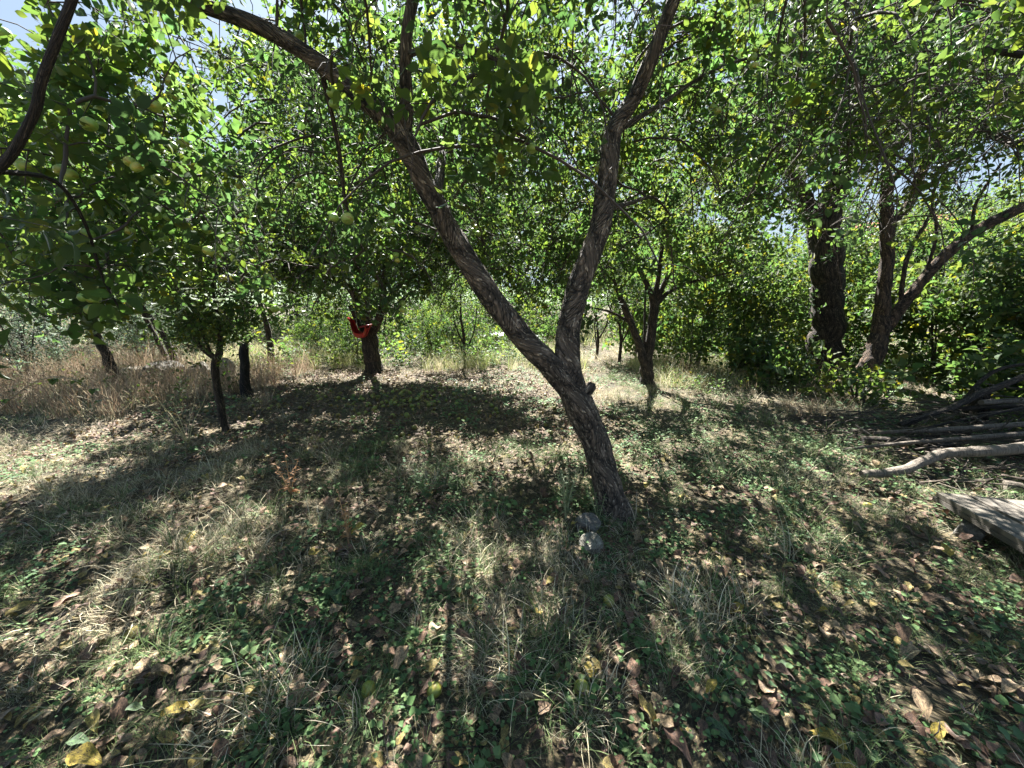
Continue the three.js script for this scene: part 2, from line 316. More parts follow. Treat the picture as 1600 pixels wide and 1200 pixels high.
function leafOut(root, g, o) {                              // hang sprigs on the twigs
  setSeed(o.seed + 77);
  const kinds = SPRIGS[o.sprig], items = kinds.map(() => []), wood = kinds.map(() => []), all = [], cols = GREENS[o.green];
  for (const e of g.edges) {
    const k = e.bare ? 1 : o.per;
    const cnt = Math.floor(k) + (rnd() < k % 1 ? 1 : 0);
    for (let i = 0; i < cnt; i++) {
      const t = i === 0 ? 1 : rnd(), p = e.p.clone().lerp(e.par.p, 1 - t);
      const d = e.dir.clone().multiplyScalar(0.5).addScaledVector(rv(), 0.95); d.y -= o.droop ?? 0.25; d.normalize();
      if (p.y + d.y * 0.3 < (o.low ?? 0.12)) continue;
      const s = (o.scale ?? 1) * rr(0.75, 1.25), c = pick(cols), b = rr(0.8, 1.22);
      all.push({ v: Math.floor(rnd() * kinds.length), m: basis(p, d, rv(), s), c: C(c[0] * b * rr(0.9, 1.12), c[1] * b, c[2] * b), p });
    }
  }
  let single = new Set();
  if (o.single) {                                           // the leaves that show largest, one by one
    const cam = camera.position.clone().sub(root.position), view = (p) => { const q = p.clone().sub(cam); const f = -q.z * 0.977 - q.y * 0.211, u = q.y * 0.977 - q.z * 0.211; return f > 0.3 && Math.abs(q.x / f) < 1.36 && Math.abs(u / f) < 1.02 ? f : Infinity; };
    single = new Set(all.map((a) => [view(a.p), a]).filter((a) => a[0] < Infinity).sort((a, b) => a[0] - b[0]).slice(0, Math.floor(o.single / kinds[0].leaves.length)).map((a) => a[1]));
  }
  for (const a of all) {
    const wm = { m: a.m, c: C(0.05, 0.04, 0.03) };
    wood[a.v].push(wm);
    if (!single.has(a)) { items[a.v].push(a); continue; }
    for (const lf of kinds[a.v].leaves) {
      const yellow = lf.col[0] > 1.5, mesh = part(root, 'leaf', pick(leafGeo), yellow ? leafMats[4] : pick([0, 1, 2, 3, 5].map((q) => leafMats[q])));
      const mm = a.m.clone().multiply(lf.m).scale(V(o.leafScale ?? 1, o.leafScale ?? 1, o.leafScale ?? 1)); mm.decompose(mesh.position, mesh.quaternion, mesh.scale);
    }
  }
  const crown = new THREE.Group(); crown.name = 'crown'; crown.userData.kind = 'stuff'; root.add(crown);
  kinds.forEach((k, i) => { if (items[i].length) mass(crown, 'leaves', k.geo, M.leaf, items[i]); if (o.wood !== false && wood[i].length) mass(crown, 'twigs', k.wood, M.grass, wood[i]); });
  return all;
}
const appleMats = [[0.66, 0.84, 0.56], [0.58, 0.78, 0.5], [0.78, 0.86, 0.56], [0.6, 0.74, 0.56]].map((c) => { const m = M.apple.clone(); m.color = C(c[0] * 0.8, c[1] * 0.8, c[2] * 0.8); return m; });
function hangApple(root, p, r) { const a = part(root, 'apple', appleGeo, pick(appleMats)); a.position.copy(p); a.scale.set(r * rr(0.95, 1.08), r * rr(0.92, 1.05), r); a.rotation.set(rr(-0.5, 0.5), rr(0, 6), rr(-0.5, 0.5)); return a; }
function hangApples(root, g, n, seed, keep) { setSeed(seed); const es = g.edges.filter((e) => keep ? keep(e.p) : true); for (let i = 0; i < n && es.length; i++) { const e = pick(es), cl = rnd() < 0.35 ? 2 : 1; for (let k = 0; k < cl; k++) hangApple(root, e.p.clone().add(V(rr(-0.05, 0.05), rr(-0.09, -0.02), rr(-0.05, 0.05))), rr(0.021, 0.03)); } }
// a tree: trunk and limbs as given, branches and crown grown on them
function tree(name, label, category, o, group) {
  const root = thing(name, label, category, [0, 0, 0], group), b = o.base;
  root.position.set(b[0], 0, b[1]);
  const loc = (L) => L.map((q) => [q[0] - b[0], q[1], q[2] - b[1], q[3]]);
  const trunk = loc(o.trunk), limbs = (o.limbs ?? []).map(loc), blobs = o.blobs.map((q) => [q[0] - b[0], q[1], q[2] - b[1], ...q.slice(3)]);
  part(root, 'trunk', limbGeo(trunk, o.sides ?? 14, o.step ?? 0.06, { seed: o.seed, ...(o.barkO ?? {}) }), o.bark);
  limbs.forEach((L, i) => part(root, 'limb', limbGeo(L, o.limbSides ?? 12, o.step ?? 0.06, { seed: o.seed + i * 3.7, ...(o.barkO ?? {}) }), o.bark));
  const g = grow({ ...o, limbs: [trunk, ...limbs], blobs, keep: o.keep && ((p) => o.keep(V(p.x + b[0], p.y, p.z + b[1]))) });
  part(root, 'branches', g.branches.geo(), o.branchMat ?? M.twig, 'stuff');
  leafOut(root, g, o);
  if (o.apples) hangApples(root, g, o.apples, o.seed + 5, o.appleKeep && ((p) => o.appleKeep(V(p.x + b[0], p.y, p.z + b[1]))));
  return root;
}

// ---------------------------------------------------------------- ground
{
  const N = 240, gb = new GB(), f = (u) => 9 * u + 340 * Math.pow(u, 7);
  for (let j = 0; j <= N; j++) for (let i = 0; i <= N; i++) { const x = f(i / N * 2 - 1), z = f(j / N * 2 - 1) - 4; gb.p.push(x, gh(x, z), z); gb.u.push(x / 1.7, z / 1.7); }
  for (let j = 0; j < N; j++) for (let i = 0; i < N; i++) { const a = j * (N + 1) + i; gb.i.push(a, a + N + 1, a + 1, a + 1, a + N + 1, a + N + 2); }
  const m = shade(new THREE.Mesh(gb.geo(), new THREE.MeshStandardMaterial({ map: soilTex, color: C(0.5, 0.48, 0.42), bumpMap: soilBump, bumpScale: 0.03, roughness: 1 })));
  m.name = 'ground'; m.userData.kind = 'structure'; scene.add(m);
}

// ---------------------------------------------------------------- the trees of the orchard
tree('apple_tree', 'leaning forked apple tree with rough bark in the middle of the clearing', 'tree', {
  seed: 101, base: [0.76, -2.68], bark: M.appleBark, sides: 28, limbSides: 24, step: 0.025, single: 300, sprig: 'apple', barkO: { wob: 0.1 }, keep: (p) => p.z < -1.45 && !(p.z > -2.72 && p.x > 0.35 && p.x < 1.2 && p.y > 2.2 && p.y < 3.5), green: 'apple', per: 2.2, apples: 190, droop: 0.3,
  trunk: [[0.80, -0.12, -2.70, 0.22], [0.785, -0.02, -2.695, 0.165], [0.765, 0.08, -2.69, 0.122], [0.70, 0.33, -2.69, 0.1025], [0.59, 0.64, -2.68, 0.0983], [0.485, 0.86, -2.66, 0.1025], [0.40, 1.03, -2.65, 0.0907], [0.27, 1.16, -2.63, 0.0806]],
  limbs: [
    [[0.44, 0.94, -2.66, 0.0840], [0.30, 1.13, -2.64, 0.0832], [0.13, 1.30, -2.62, 0.0790], [-0.12, 1.60, -2.55, 0.0697], [-0.34, 1.95, -2.5, 0.0655], [-0.5, 2.25, -2.42, 0.0613], [-0.61, 2.49, -2.35, 0.0588], [-0.76, 2.63, -2.3, 0.0487], [-0.98, 2.78, -2.25, 0.0420], [-1.16, 2.86, -2.15, 0.0353], [-1.5, 2.92, -2.0, 0.0286], [-2.1, 3.15, -1.8, 0.0185]],
    [[0.50, 0.80, -2.68, 0.0840], [0.43, 1.03, -2.66, 0.0874], [0.385, 1.27, -2.68, 0.0840], [0.40, 1.45, -2.69, 0.0790], [0.46, 1.69, -2.7, 0.0739], [0.58, 2.06, -2.72, 0.0697], [0.63, 2.42, -2.75, 0.0638], [0.66, 2.68, -2.75, 0.0571], [0.76, 2.84, -2.72, 0.0470], [0.83, 3.02, -2.62, 0.0420], [0.9, 3.25, -2.5, 0.0336], [1.05, 3.7, -2.4, 0.0235]],
    [[-0.6, 2.45, -2.36, 0.045], [-0.56, 2.62, -2.3, 0.035], [-0.52, 2.86, -2.2, 0.028], [-0.42, 3.2, -2.2, 0.0286], [-0.3, 3.7, -2.3, 0.0185]],
    [[-0.53, 2.8, -2.22, 0.0168], [-0.3, 2.78, -2.1, 0.0134], [0.0, 2.66, -2.05, 0.0109], [0.2, 2.6, -2.05, 0.0067]],
    [[0.66, 2.66, -2.75, 0.022], [1.0, 2.9, -2.95, 0.014], [1.5, 3.25, -3.2, 0.011], [2.2, 3.5, -3.4, 0.008]],
    [[-0.98, 2.76, -2.27, 0.015], [-1.02, 2.5, -2.5, 0.012], [-1.08, 2.2, -2.7, 0.01], [-1.05, 1.95, -2.85, 0.007]],
    [[0.61, 2.2, -2.76, 0.0252], [0.85, 2.3, -3.05, 0.0168], [1.2, 2.45, -3.5, 0.0118], [1.5, 2.4, -3.9, 0.0076]],
    [[-0.45, 2.2, -2.48, 0.0336], [-0.5, 2.6, -3.0, 0.0269], [-0.6, 2.9, -3.6, 0.0210], [-0.7, 3.0, -4.4, 0.0134]],
  ],
  blobs: [[-0.9, 3.3, -2.7, 1.4, 0.8, 1.4, 140], [0.9, 3.4, -3.0, 1.6, 0.85, 1.5, 150], [-0.3, 3.0, -4.2, 2.2, 1.15, 1.1, 180], [-1.6, 2.45, -3.5, 0.9, 0.8, 0.9, 30], [2.3, 3.3, -3.6, 1.2, 0.9, 1.1, 80], [0.1, 3.15, -1.5, 1.6, 0.45, 0.6, 45], [0.02, 2.42, -2.0, 0.3, 0.28, 0.22, 12], [0.9, 2.35, -4.0, 0.8, 0.5, 0.6, 40], [0.3, 1.9, -4.4, 0.8, 0.4, 0.5, 30], [-1.1, 2.0, -3.3, 0.35, 0.5, 0.4, 22], [-0.3, 3.7, -5.6, 2.0, 0.8, 0.9, 80], [-0.2, 4.5, -3.9, 2.3, 0.6, 1.6, 40]],
  tip: 0.0028, freeBelow: 1.9, drops: 360, dropFloor: 1.65, dropFront: 0.9, dropLeaf: 0.2, dropR: 2.0, dropLen: 1.45,
});
{ // the healed stub at the fork belongs to that tree
  const t = scene.getObjectByName('apple_tree');
  part(t, 'branch_stub', limbGeo([[-0.29, 0.95, 0.02, 0.07], [-0.23, 0.985, 0.04, 0.05], [-0.205, 1.01, 0.045, 0.04], [-0.192, 1.026, 0.047, 0.03], [-0.186, 1.033, 0.048, 0.014]], 14, 0.01, { seed: 5, amp: 0.3 }), M.appleBark);
}
tree('apple_tree', 'apple branch with green fruit hanging in from beside the viewer', 'tree', {
  seed: 211, base: [-2.9, -0.7], bark: M.darkBark, sides: 14, step: 0.05, single: 300, sprig: 'apple', green: 'apple', per: 1.9, apples: 150, droop: 0.3, scale: 1.05, drops: 40, dropFloor: 1.6,
  trunk: [[-2.9, -0.1, -0.7, 0.13], [-2.85, 0.5, -0.75, 0.11], [-2.6, 1.1, -0.9, 0.09], [-2.2, 1.55, -1.1, 0.05]],
  limbs: [
    [[-2.5, 1.2, -0.95, 0.05], [-1.95, 1.75, -1.2, 0.02], [-1.62, 2.0, -1.32, 0.0125], [-1.46, 2.16, -1.32, 0.0118], [-1.37, 2.27, -1.3, 0.0115], [-1.24, 2.46, -1.3, 0.011], [-1.1, 2.8, -1.3, 0.01], [-0.9, 3.2, -1.4, 0.008]],
    [[-1.62, 2.0, -1.32, 0.009], [-1.64, 2.02, -1.5, 0.0065], [-1.72, 1.9, -1.65, 0.0055], [-1.8, 1.7, -1.75, 0.0045], [-1.78, 1.55, -1.78, 0.0035]],
    [[-2.85, 0.9, -0.8, 0.06], [-3.1, 1.6, -1.6, 0.045], [-3.0, 2.3, -2.4, 0.03], [-2.7, 2.8, -2.9, 0.02]],
  ],
  blobs: [[-1.95, 2.15, -1.95, 0.5, 0.5, 0.35, 34], [-1.9, 2.7, -2.1, 0.5, 0.4, 0.4, 26], [-2.5, 2.3, -2.5, 0.8, 0.7, 0.5, 80], [-1.95, 1.68, -1.8, 0.3, 0.16, 0.2, 10], [-3.4, 2.5, -3.2, 1.0, 0.8, 0.6, 70]],
  tip: 0.0025, freeBelow: 1.3, appleKeep: (p) => p.z > -3,
});
tree('apple_tree', 'dark old apple tree with the red swing seat against its trunk', 'tree', {
  seed: 307, base: [-3.28, -8.9], bark: M.darkBark, sides: 16, step: 0.07, sprig: 'apple', green: 'apple', per: 5.6, apples: 90, droop: 0.35, scale: 1.15,
  trunk: [[-3.22, -0.1, -8.9, 0.25], [-3.26, 0.2, -8.9, 0.2], [-3.32, 0.89, -8.9, 0.185], [-3.4, 1.46, -8.9, 0.17], [-3.4, 2.0, -8.85, 0.14], [-3.35, 3.0, -8.8, 0.1]],
  limbs: [
    [[-3.32, 0.75, -8.88, 0.1], [-3.12, 1.0, -8.85, 0.1], [-2.92, 1.46, -8.8, 0.09], [-2.86, 1.9, -8.8, 0.07], [-2.7, 2.6, -8.7, 0.05]],
    [[-2.95, 1.35, -8.8, 0.06], [-2.6, 1.8, -8.7, 0.055], [-2.27, 2.05, -8.6, 0.045], [-1.6, 2.3, -8.4, 0.03]],
    [[-3.4, 1.35, -8.9, 0.1], [-3.63, 1.9, -8.85, 0.09], [-4.1, 2.15, -8.8, 0.08], [-4.7, 2.4, -8.7, 0.06], [-5.3, 3.0, -8.6, 0.035]],
    [[-3.38, 0.95, -8.88, 0.08], [-3.5, 1.2, -8.8, 0.07], [-3.6, 1.5, -8.7, 0.05]],
  ],
  blobs: [[-3.4, 3.9, -8.6, 2.9, 1.6, 2.2, 330], [-4.8, 2.7, -8.2, 1.2, 0.9, 1.1, 90], [-1.9, 2.7, -8.3, 1.2, 0.85, 1.1, 100], [-3.3, 2.5, -7.8, 1.5, 0.6, 0.8, 70], [-0.6, 3.2, -7.8, 1.3, 1.1, 1.2, 110], [-2.6, 5.0, -7.4, 2.4, 1.1, 1.6, 130]],
  tip: 0.004, freeBelow: 1.3, drops: 340, dropLen: 1.7, dropFloor: 1.3, dropR: 3.2,
});
tree('plum_tree', 'slim young fruit tree with a dense dark crown and bent stem', 'tree', {
  seed: 401, base: [-3.6, -4.62], bark: M.darkBark, sides: 12, step: 0.04, sprig: 'small', green: 'wood', per: 4, droop: -0.15, scale: 0.85,
  trunk: [[-3.6, -0.06, -4.62, 0.0560], [-3.62, 0.1, -4.62, 0.0448], [-3.62, 0.55, -4.6, 0.0416], [-3.55, 0.9, -4.55, 0.0416], [-3.48, 0.98, -4.53, 0.0400], [-3.42, 1.15, -4.5, 0.0240], [-3.4, 1.8, -4.5, 0.0144]],
  limbs: [[[-3.53, 0.92, -4.54, 0.0360], [-3.65, 1.08, -4.5, 0.0288], [-3.72, 1.35, -4.5, 0.0224], [-3.68, 1.9, -4.5, 0.0144]], [[-3.55, 1.0, -4.5, 0.0160], [-3.5, 1.5, -4.3, 0.0120], [-3.6, 2.1, -4.25, 0.0080]]],
  blobs: [[-3.55, 1.95, -4.5, 0.62, 0.85, 0.6, 110], [-3.45, 1.3, -4.4, 0.5, 0.3, 0.4, 26], [-3.9, 2.6, -4.6, 0.6, 0.5, 0.5, 50]],
  tip: 0.0025, freeBelow: 1.0,
});
tree('fruit_tree', 'three-stemmed fruit tree standing at the edge of the far sunlit grass', 'tree', {
  seed: 503, base: [2.62, -7.25], bark: M.darkBark, sides: 14, step: 0.06, sprig: 'broad', green: 'wood', per: 3, droop: 0.2, scale: 0.8,
  trunk: [[2.62, -0.1, -7.25, 0.16], [2.6, 0.15, -7.25, 0.125], [2.55, 0.45, -7.22, 0.12], [2.6, 0.9, -7.2, 0.085], [2.6, 1.3, -7.2, 0.078], [2.6, 1.58, -7.2, 0.078], [2.5, 1.8, -7.2, 0.05], [2.2, 2.25, -7.15, 0.035], [1.8, 2.6, -7.1, 0.02]],
  limbs: [
    [[2.54, 0.35, -7.22, 0.09], [2.42, 0.7, -7.2, 0.075], [2.22, 1.15, -7.15, 0.065], [1.98, 1.6, -7.1, 0.055], [1.85, 1.9, -7.1, 0.03], [1.6, 2.5, -7.1, 0.02]],
    [[2.6, 1.5, -7.2, 0.055], [2.64, 1.85, -7.2, 0.045], [2.63, 2.6, -7.1, 0.03], [2.6, 3.4, -7.0, 0.018]],
    [[2.6, 1.5, -7.2, 0.06], [2.72, 1.8, -7.2, 0.05], [2.86, 2.2, -7.2, 0.04], [2.98, 3.0, -7.2, 0.025]],
    [[2.63, 1.52, -7.2, 0.045], [2.85, 1.75, -7.2, 0.035], [3.3, 1.95, -7.2, 0.025], [3.9, 2.1, -7.1, 0.015]],
    [[2.5, 0.45, -7.2, 0.03], [2.46, 1.2, -7.2, 0.022], [2.42, 2.0, -7.2, 0.015]],
    [[2.2, 1.2, -7.15, 0.03], [1.8, 1.4, -7.1, 0.022], [1.3, 1.5, -7.0, 0.012]],
  ],
  blobs: [[1.7, 4.3, -6.2, 1.6, 0.7, 0.9, 65], [2.6, 3.3, -7.2, 1.8, 1.2, 1.5, 120], [3.6, 2.4, -7.2, 0.9, 0.6, 0.9, 50], [1.5, 2.4, -7.1, 0.7, 0.6, 0.8, 40]],
  tip: 0.0035, freeBelow: 1.4,
});
tree('walnut_tree', 'thick straight dark trunk of the largest tree at the wood edge', 'tree', {
  seed: 601, base: [6.95, -8.5], bark: M.darkBark, sides: 28, limbSides: 16, step: 0.06, sprig: 'broad', green: 'wood', per: 3, droop: 0.3, scale: 1.1, barkO: { flute: 1.6, amp: 0.075 },
  trunk: [[7.0, -0.1, -8.5, 0.4300], [6.96, 0.25, -8.5, 0.3268], [6.85, 1.47, -8.5, 0.2924], [6.63, 2.54, -8.5, 0.2838], [6.5, 3.1, -8.5, 0.2838], [6.55, 3.6, -8.5, 0.2064], [6.66, 4.2, -8.5, 0.1892], [6.75, 5.4, -8.5, 0.1548], [6.8, 7.5, -8.5, 0.0860]],
  limbs: [[[6.5, 2.9, -8.5, 0.1892], [6.2, 3.35, -8.5, 0.1548], [5.75, 4.0, -8.5, 0.1204], [5.4, 4.4, -8.5, 0.1032], [5.0, 5.4, -8.4, 0.0602]], [[6.3, 3.3, -8.5, 0.0688], [5.6, 3.45, -8.3, 0.0516], [4.9, 3.3, -8.1, 0.0301]]],
  blobs: [[6.5, 7.2, -8.5, 3.4, 2.2, 2.8, 420], [5.0, 4.9, -8.2, 1.4, 1.0, 1.2, 70], [4.7, 3.5, -8.0, 0.9, 0.4, 0.7, 18], [8.4, 5.4, -8.3, 1.5, 0.9, 1.3, 60]],
  tip: 0.004, freeBelow: 2.8,
});
tree('maple_tree', 'brown leaning tree forking low into two stems beside the wood pile', 'tree', {
  seed: 701, base: [6.4, -6.9], bark: M.brownBark, sides: 20, limbSides: 16, step: 0.05, sprig: 'broad', green: 'wood', per: 2.6, droop: 0.3, scale: 0.95,
  trunk: [[6.35, -0.1, -6.9, 0.2184], [6.42, 0.15, -6.9, 0.1680], [6.6, 0.7, -6.95, 0.1470], [6.66, 1.1, -7.0, 0.1302], [6.6, 1.6, -7.0, 0.1050], [6.52, 2.4, -7.0, 0.0966], [6.38, 3.0, -7.0, 0.0924], [6.27, 3.6, -7.0, 0.0798], [6.22, 4.5, -7.0, 0.0588], [6.0, 6.0, -7.0, 0.0336]],
  limbs: [
    [[6.62, 0.85, -6.98, 0.1008], [6.8, 1.2, -7.0, 0.0966], [7.05, 1.65, -7.0, 0.0882], [7.4, 2.2, -7.0, 0.0840], [7.75, 2.6, -7.0, 0.0840], [8.2, 2.92, -7.0, 0.0840], [8.7, 3.2, -6.9, 0.0756], [9.8, 3.7, -6.6, 0.0504]],
    [[6.42, 2.8, -7.0, 0.0714], [6.68, 3.1, -7.0, 0.0714], [6.85, 3.8, -7.0, 0.0672], [7.1, 4.6, -7.0, 0.0630], [7.5, 5.6, -6.9, 0.0420]],
    [[6.3, 3.5, -7.0, 0.0504], [6.6, 3.9, -6.9, 0.0420], [7.2, 4.2, -6.7, 0.0336], [8.2, 4.6, -6.4, 0.0210]],
    [[6.25, 4.0, -7.0, 0.0420], [6.0, 4.5, -6.9, 0.0378], [6.1, 5.2, -6.9, 0.0252]],
    [[7.25, 2.0, -7.0, 0.0252], [7.3, 2.7, -7.0, 0.0235], [7.1, 3.4, -7.0, 0.0185], [7.6, 4.4, -7.0, 0.0126]],
    [[7.9, 2.75, -7.0, 0.0252], [7.8, 3.2, -6.95, 0.0218], [8.0, 3.8, -6.9, 0.0168]],
    [[6.95, 1.45, -7.0, 0.0378], [6.98, 2.3, -7.1, 0.0336], [7.2, 3.0, -7.1, 0.0252], [7.55, 3.9, -7.1, 0.0168]],
  ],
  blobs: [[7.0, 5.6, -6.8, 2.8, 1.3, 1.9, 280], [9.2, 4.6, -6.5, 1.3, 0.8, 1.3, 45], [5.6, 5.2, -6.2, 1.4, 0.7, 1.2, 40]],
  tip: 0.004, freeBelow: 1.9,
});
tree('apple_tree', 'tangled twiggy boughs arching in over the wood pile', 'tree', {
  seed: 811, base: [6.3, -2.4], bark: M.darkBark, sides: 14, step: 0.07, single: 150, sprig: 'apple', green: 'wood', per: 1.15, droop: 0.2, scale: 0.95,
  trunk: [[6.3, -0.1, -2.4, 0.16], [6.2, 0.9, -2.45, 0.12], [5.9, 1.7, -2.6, 0.1], [5.4, 2.5, -2.9, 0.06], [4.4, 3.2, -3.2, 0.03], [3.4, 3.5, -3.4, 0.018]],
  limbs: [[[5.9, 1.7, -2.6, 0.06], [5.3, 2.6, -3.6, 0.04], [4.5, 3.3, -4.3, 0.026], [3.4, 3.6, -4.5, 0.015]], [[5.4, 2.5, -2.9, 0.04], [4.8, 3.0, -2.6, 0.03], [3.6, 3.2, -2.4, 0.018], [2.4, 3.2, -2.3, 0.01]]],
  blobs: [[3.8, 3.7, -3.7, 1.6, 0.75, 1.1, 190], [2.7, 3.3, -3.6, 0.9, 0.6, 0.8, 80], [4.4, 3.2, -3.9, 1.0, 0.5, 0.8, 25], [2.3, 3.1, -2.4, 0.9, 0.35, 0.5, 20], [5.0, 3.9, -4.6, 1.2, 0.7, 0.9, 60], [3.9, 4.9, -4.9, 2.2, 0.6, 1.4, 60]],
  tip: 0.003, freeBelow: 2.2, knobby: 0.05, branchMat: M.twig, drops: 330, dropFloor: 2.2, dropLeaf: 0.15, dropR: 1.4,
});

// small trees on the left, behind the dry grass
const leftTrees = [
  ['plum_tree', 'spreading sunlit plum tree with a slanting dark trunk in dry grass', -7.75, -7.3, 501, [[-7.7, -0.1, -7.3, 0.1], [-7.75, 0.5, -7.3, 0.08], [-7.85, 1.1, -7.25, 0.065], [-7.9, 1.7, -7.2, 0.045]], [[-7.6, 3.4, -7.2, 1.9, 1.5, 1.5, 190], [-7.2, 2.1, -6.6, 1.4, 0.6, 0.9, 60]]],
  ['plum_tree', 'thin two-stemmed sapling rising just behind the pale stones', -7.85, -8.7, 511, [[-7.85, -0.1, -8.7, 0.07], [-7.95, 0.5, -8.7, 0.055], [-8.2, 1.3, -8.7, 0.04], [-8.3, 2.2, -8.7, 0.02]], [[-8.0, 3.0, -8.8, 1.3, 1.1, 1.1, 90]]],
  ['plum_tree', 'curved slender sapling beside the right end of the pale stones', -7.55, -8.5, 521, [[-7.52, -0.1, -8.5, 0.085], [-7.55, 0.4, -8.5, 0.07], [-7.75, 1.0, -8.5, 0.055], [-8.1, 1.6, -8.5, 0.035]], [[-7.0, 2.9, -8.9, 1.5, 1.2, 1.2, 110]]],
  ['plum_tree', 'leafy sunlit fruit tree between the dark slim tree and the old apple tree', -6.1, -9.6, 531, [[-6.1, -0.1, -9.6, 0.09], [-6.05, 0.8, -9.6, 0.07], [-6.2, 1.8, -9.6, 0.05], [-6.2, 2.6, -9.6, 0.03]], [[-6.1, 3.1, -9.6, 1.5, 1.4, 1.3, 130]]],
];
for (const [n, label, x, z, seed, trunk, blobs] of leftTrees)
  tree(n, label, 'tree', { seed, base: [x, z], bark: M.darkBark, sides: 10, step: 0.08, trunk, blobs, limbs: [], sprig: 'apple', green: 'wood', per: 3.0, droop: 0.2, scale: 1.2, tip: 0.004, freeBelow: 0.9 }, 'small fruit trees on the left');
for (const [x, z, h, label, seed] of [[2.35, -10.6, 2.6, 'straight-stemmed sapling far down the sunlit grass strip', 541], [2.7, -9.6, 2.2, 'forked sapling on the sunlit grass nearer than the straight one', 545], [4.4, -12.5, 2.5, 'small pale sapling at the far end of the grass strip', 549], [-1.25, -9.9, 2.4, 'crooked many-stemmed grey shrub tree left of the leaning trunk', 553]])
  tree('fruit_sapling', label, 'tree', {
    seed, base: [x, z], bark: M.darkBark, sides: 8, step: 0.1, trunk: [[x, -0.1, z, 0.045], [x + 0.02, 0.6, z, 0.036], [x - 0.05, 1.2, z, 0.028], [x, h, z, 0.012]],
    limbs: [0, 1, 2].map((k) => { const a = seed * 1.7 + k * 2.3, y = 0.3 + 0.22 * ((seed * 3 + k * 5) % 4), r = 0.2 + 0.09 * ((seed + k * 3) % 3), c = Math.cos(a) * r, s = Math.sin(a) * r; return [[x, y, z, 0.024], [x + c * 0.7, y + 0.35, z + s * 0.7, 0.019], [x + c * 1.1, y + 0.75, z + s * 1.2, 0.014], [x + c * 0.9 + 0.1, y + 1.2, z + s * 1.5, 0.009]]; }),
    blobs: [[x, h * 0.78, z, 0.9, h * 0.3, 0.8, 60]], sprig: 'apple', green: 'wood', per: 3, droop: 0.15, tip: 0.003, freeBelow: 0.8,
  }, 'saplings in the far grass');

// ---------------------------------------------------------------- shrubs and thicket
function bush(name, label, x, z, h, w, green, sprig, seed, n, o = {}) {
  setSeed(seed);
  const stems = [];
  for (let k = 0; k < 5; k++) { const a = rnd() * 6.28, q = w * 0.35; stems.push([[x + Math.cos(a) * 0.1, -0.05, z + Math.sin(a) * 0.1, 0.022], [x + Math.cos(a) * q * 0.5, h * 0.35, z + Math.sin(a) * q * 0.5, 0.017], [x + Math.cos(a) * q, h * 0.75, z + Math.sin(a) * q, 0.008]]); }
  const bl = [[x, h * 0.55, z, w, h * 0.5, w, Math.round(n * 0.6)]];
  for (let k = 0; k < 4; k++) bl.push([x + rr(-0.6, 0.6) * w, h * rr(0.35, 0.9), z + rr(-0.6, 0.6) * w, w * 0.5, h * 0.25, w * 0.5, Math.round(n * 0.1)]);
  const b = [x, z], root = thing(name, label, o.category ?? 'shrub', [x, 0, z], o.group), loc = (L) => L.map((q) => [q[0] - x, q[1], q[2] - z, q[3]]);
  const st = stems.map(loc);
  st.forEach((L, i) => { const { pts, rad } = spline(L, 0.15), gb = new GB(); tube(gb, pts, rad, 6, { cap: true }); part(root, 'stem', gb.geo(), M.twig); });
  const g = grow({ seed, limbs: st, blobs: bl.map((q) => [q[0] - x, q[1], q[2] - z, ...q.slice(3)]), freeBelow: 0.1, floor: 0.15, tip: 0.003 });
  part(root, 'branches', g.branches.geo(), M.twig, 'stuff');
  leafOut(root, g, { seed, sprig, green, per: o.per ?? 3, droop: o.droop ?? -0.1, scale: o.scale ?? 1, low: 0.08 });
  return root;
}
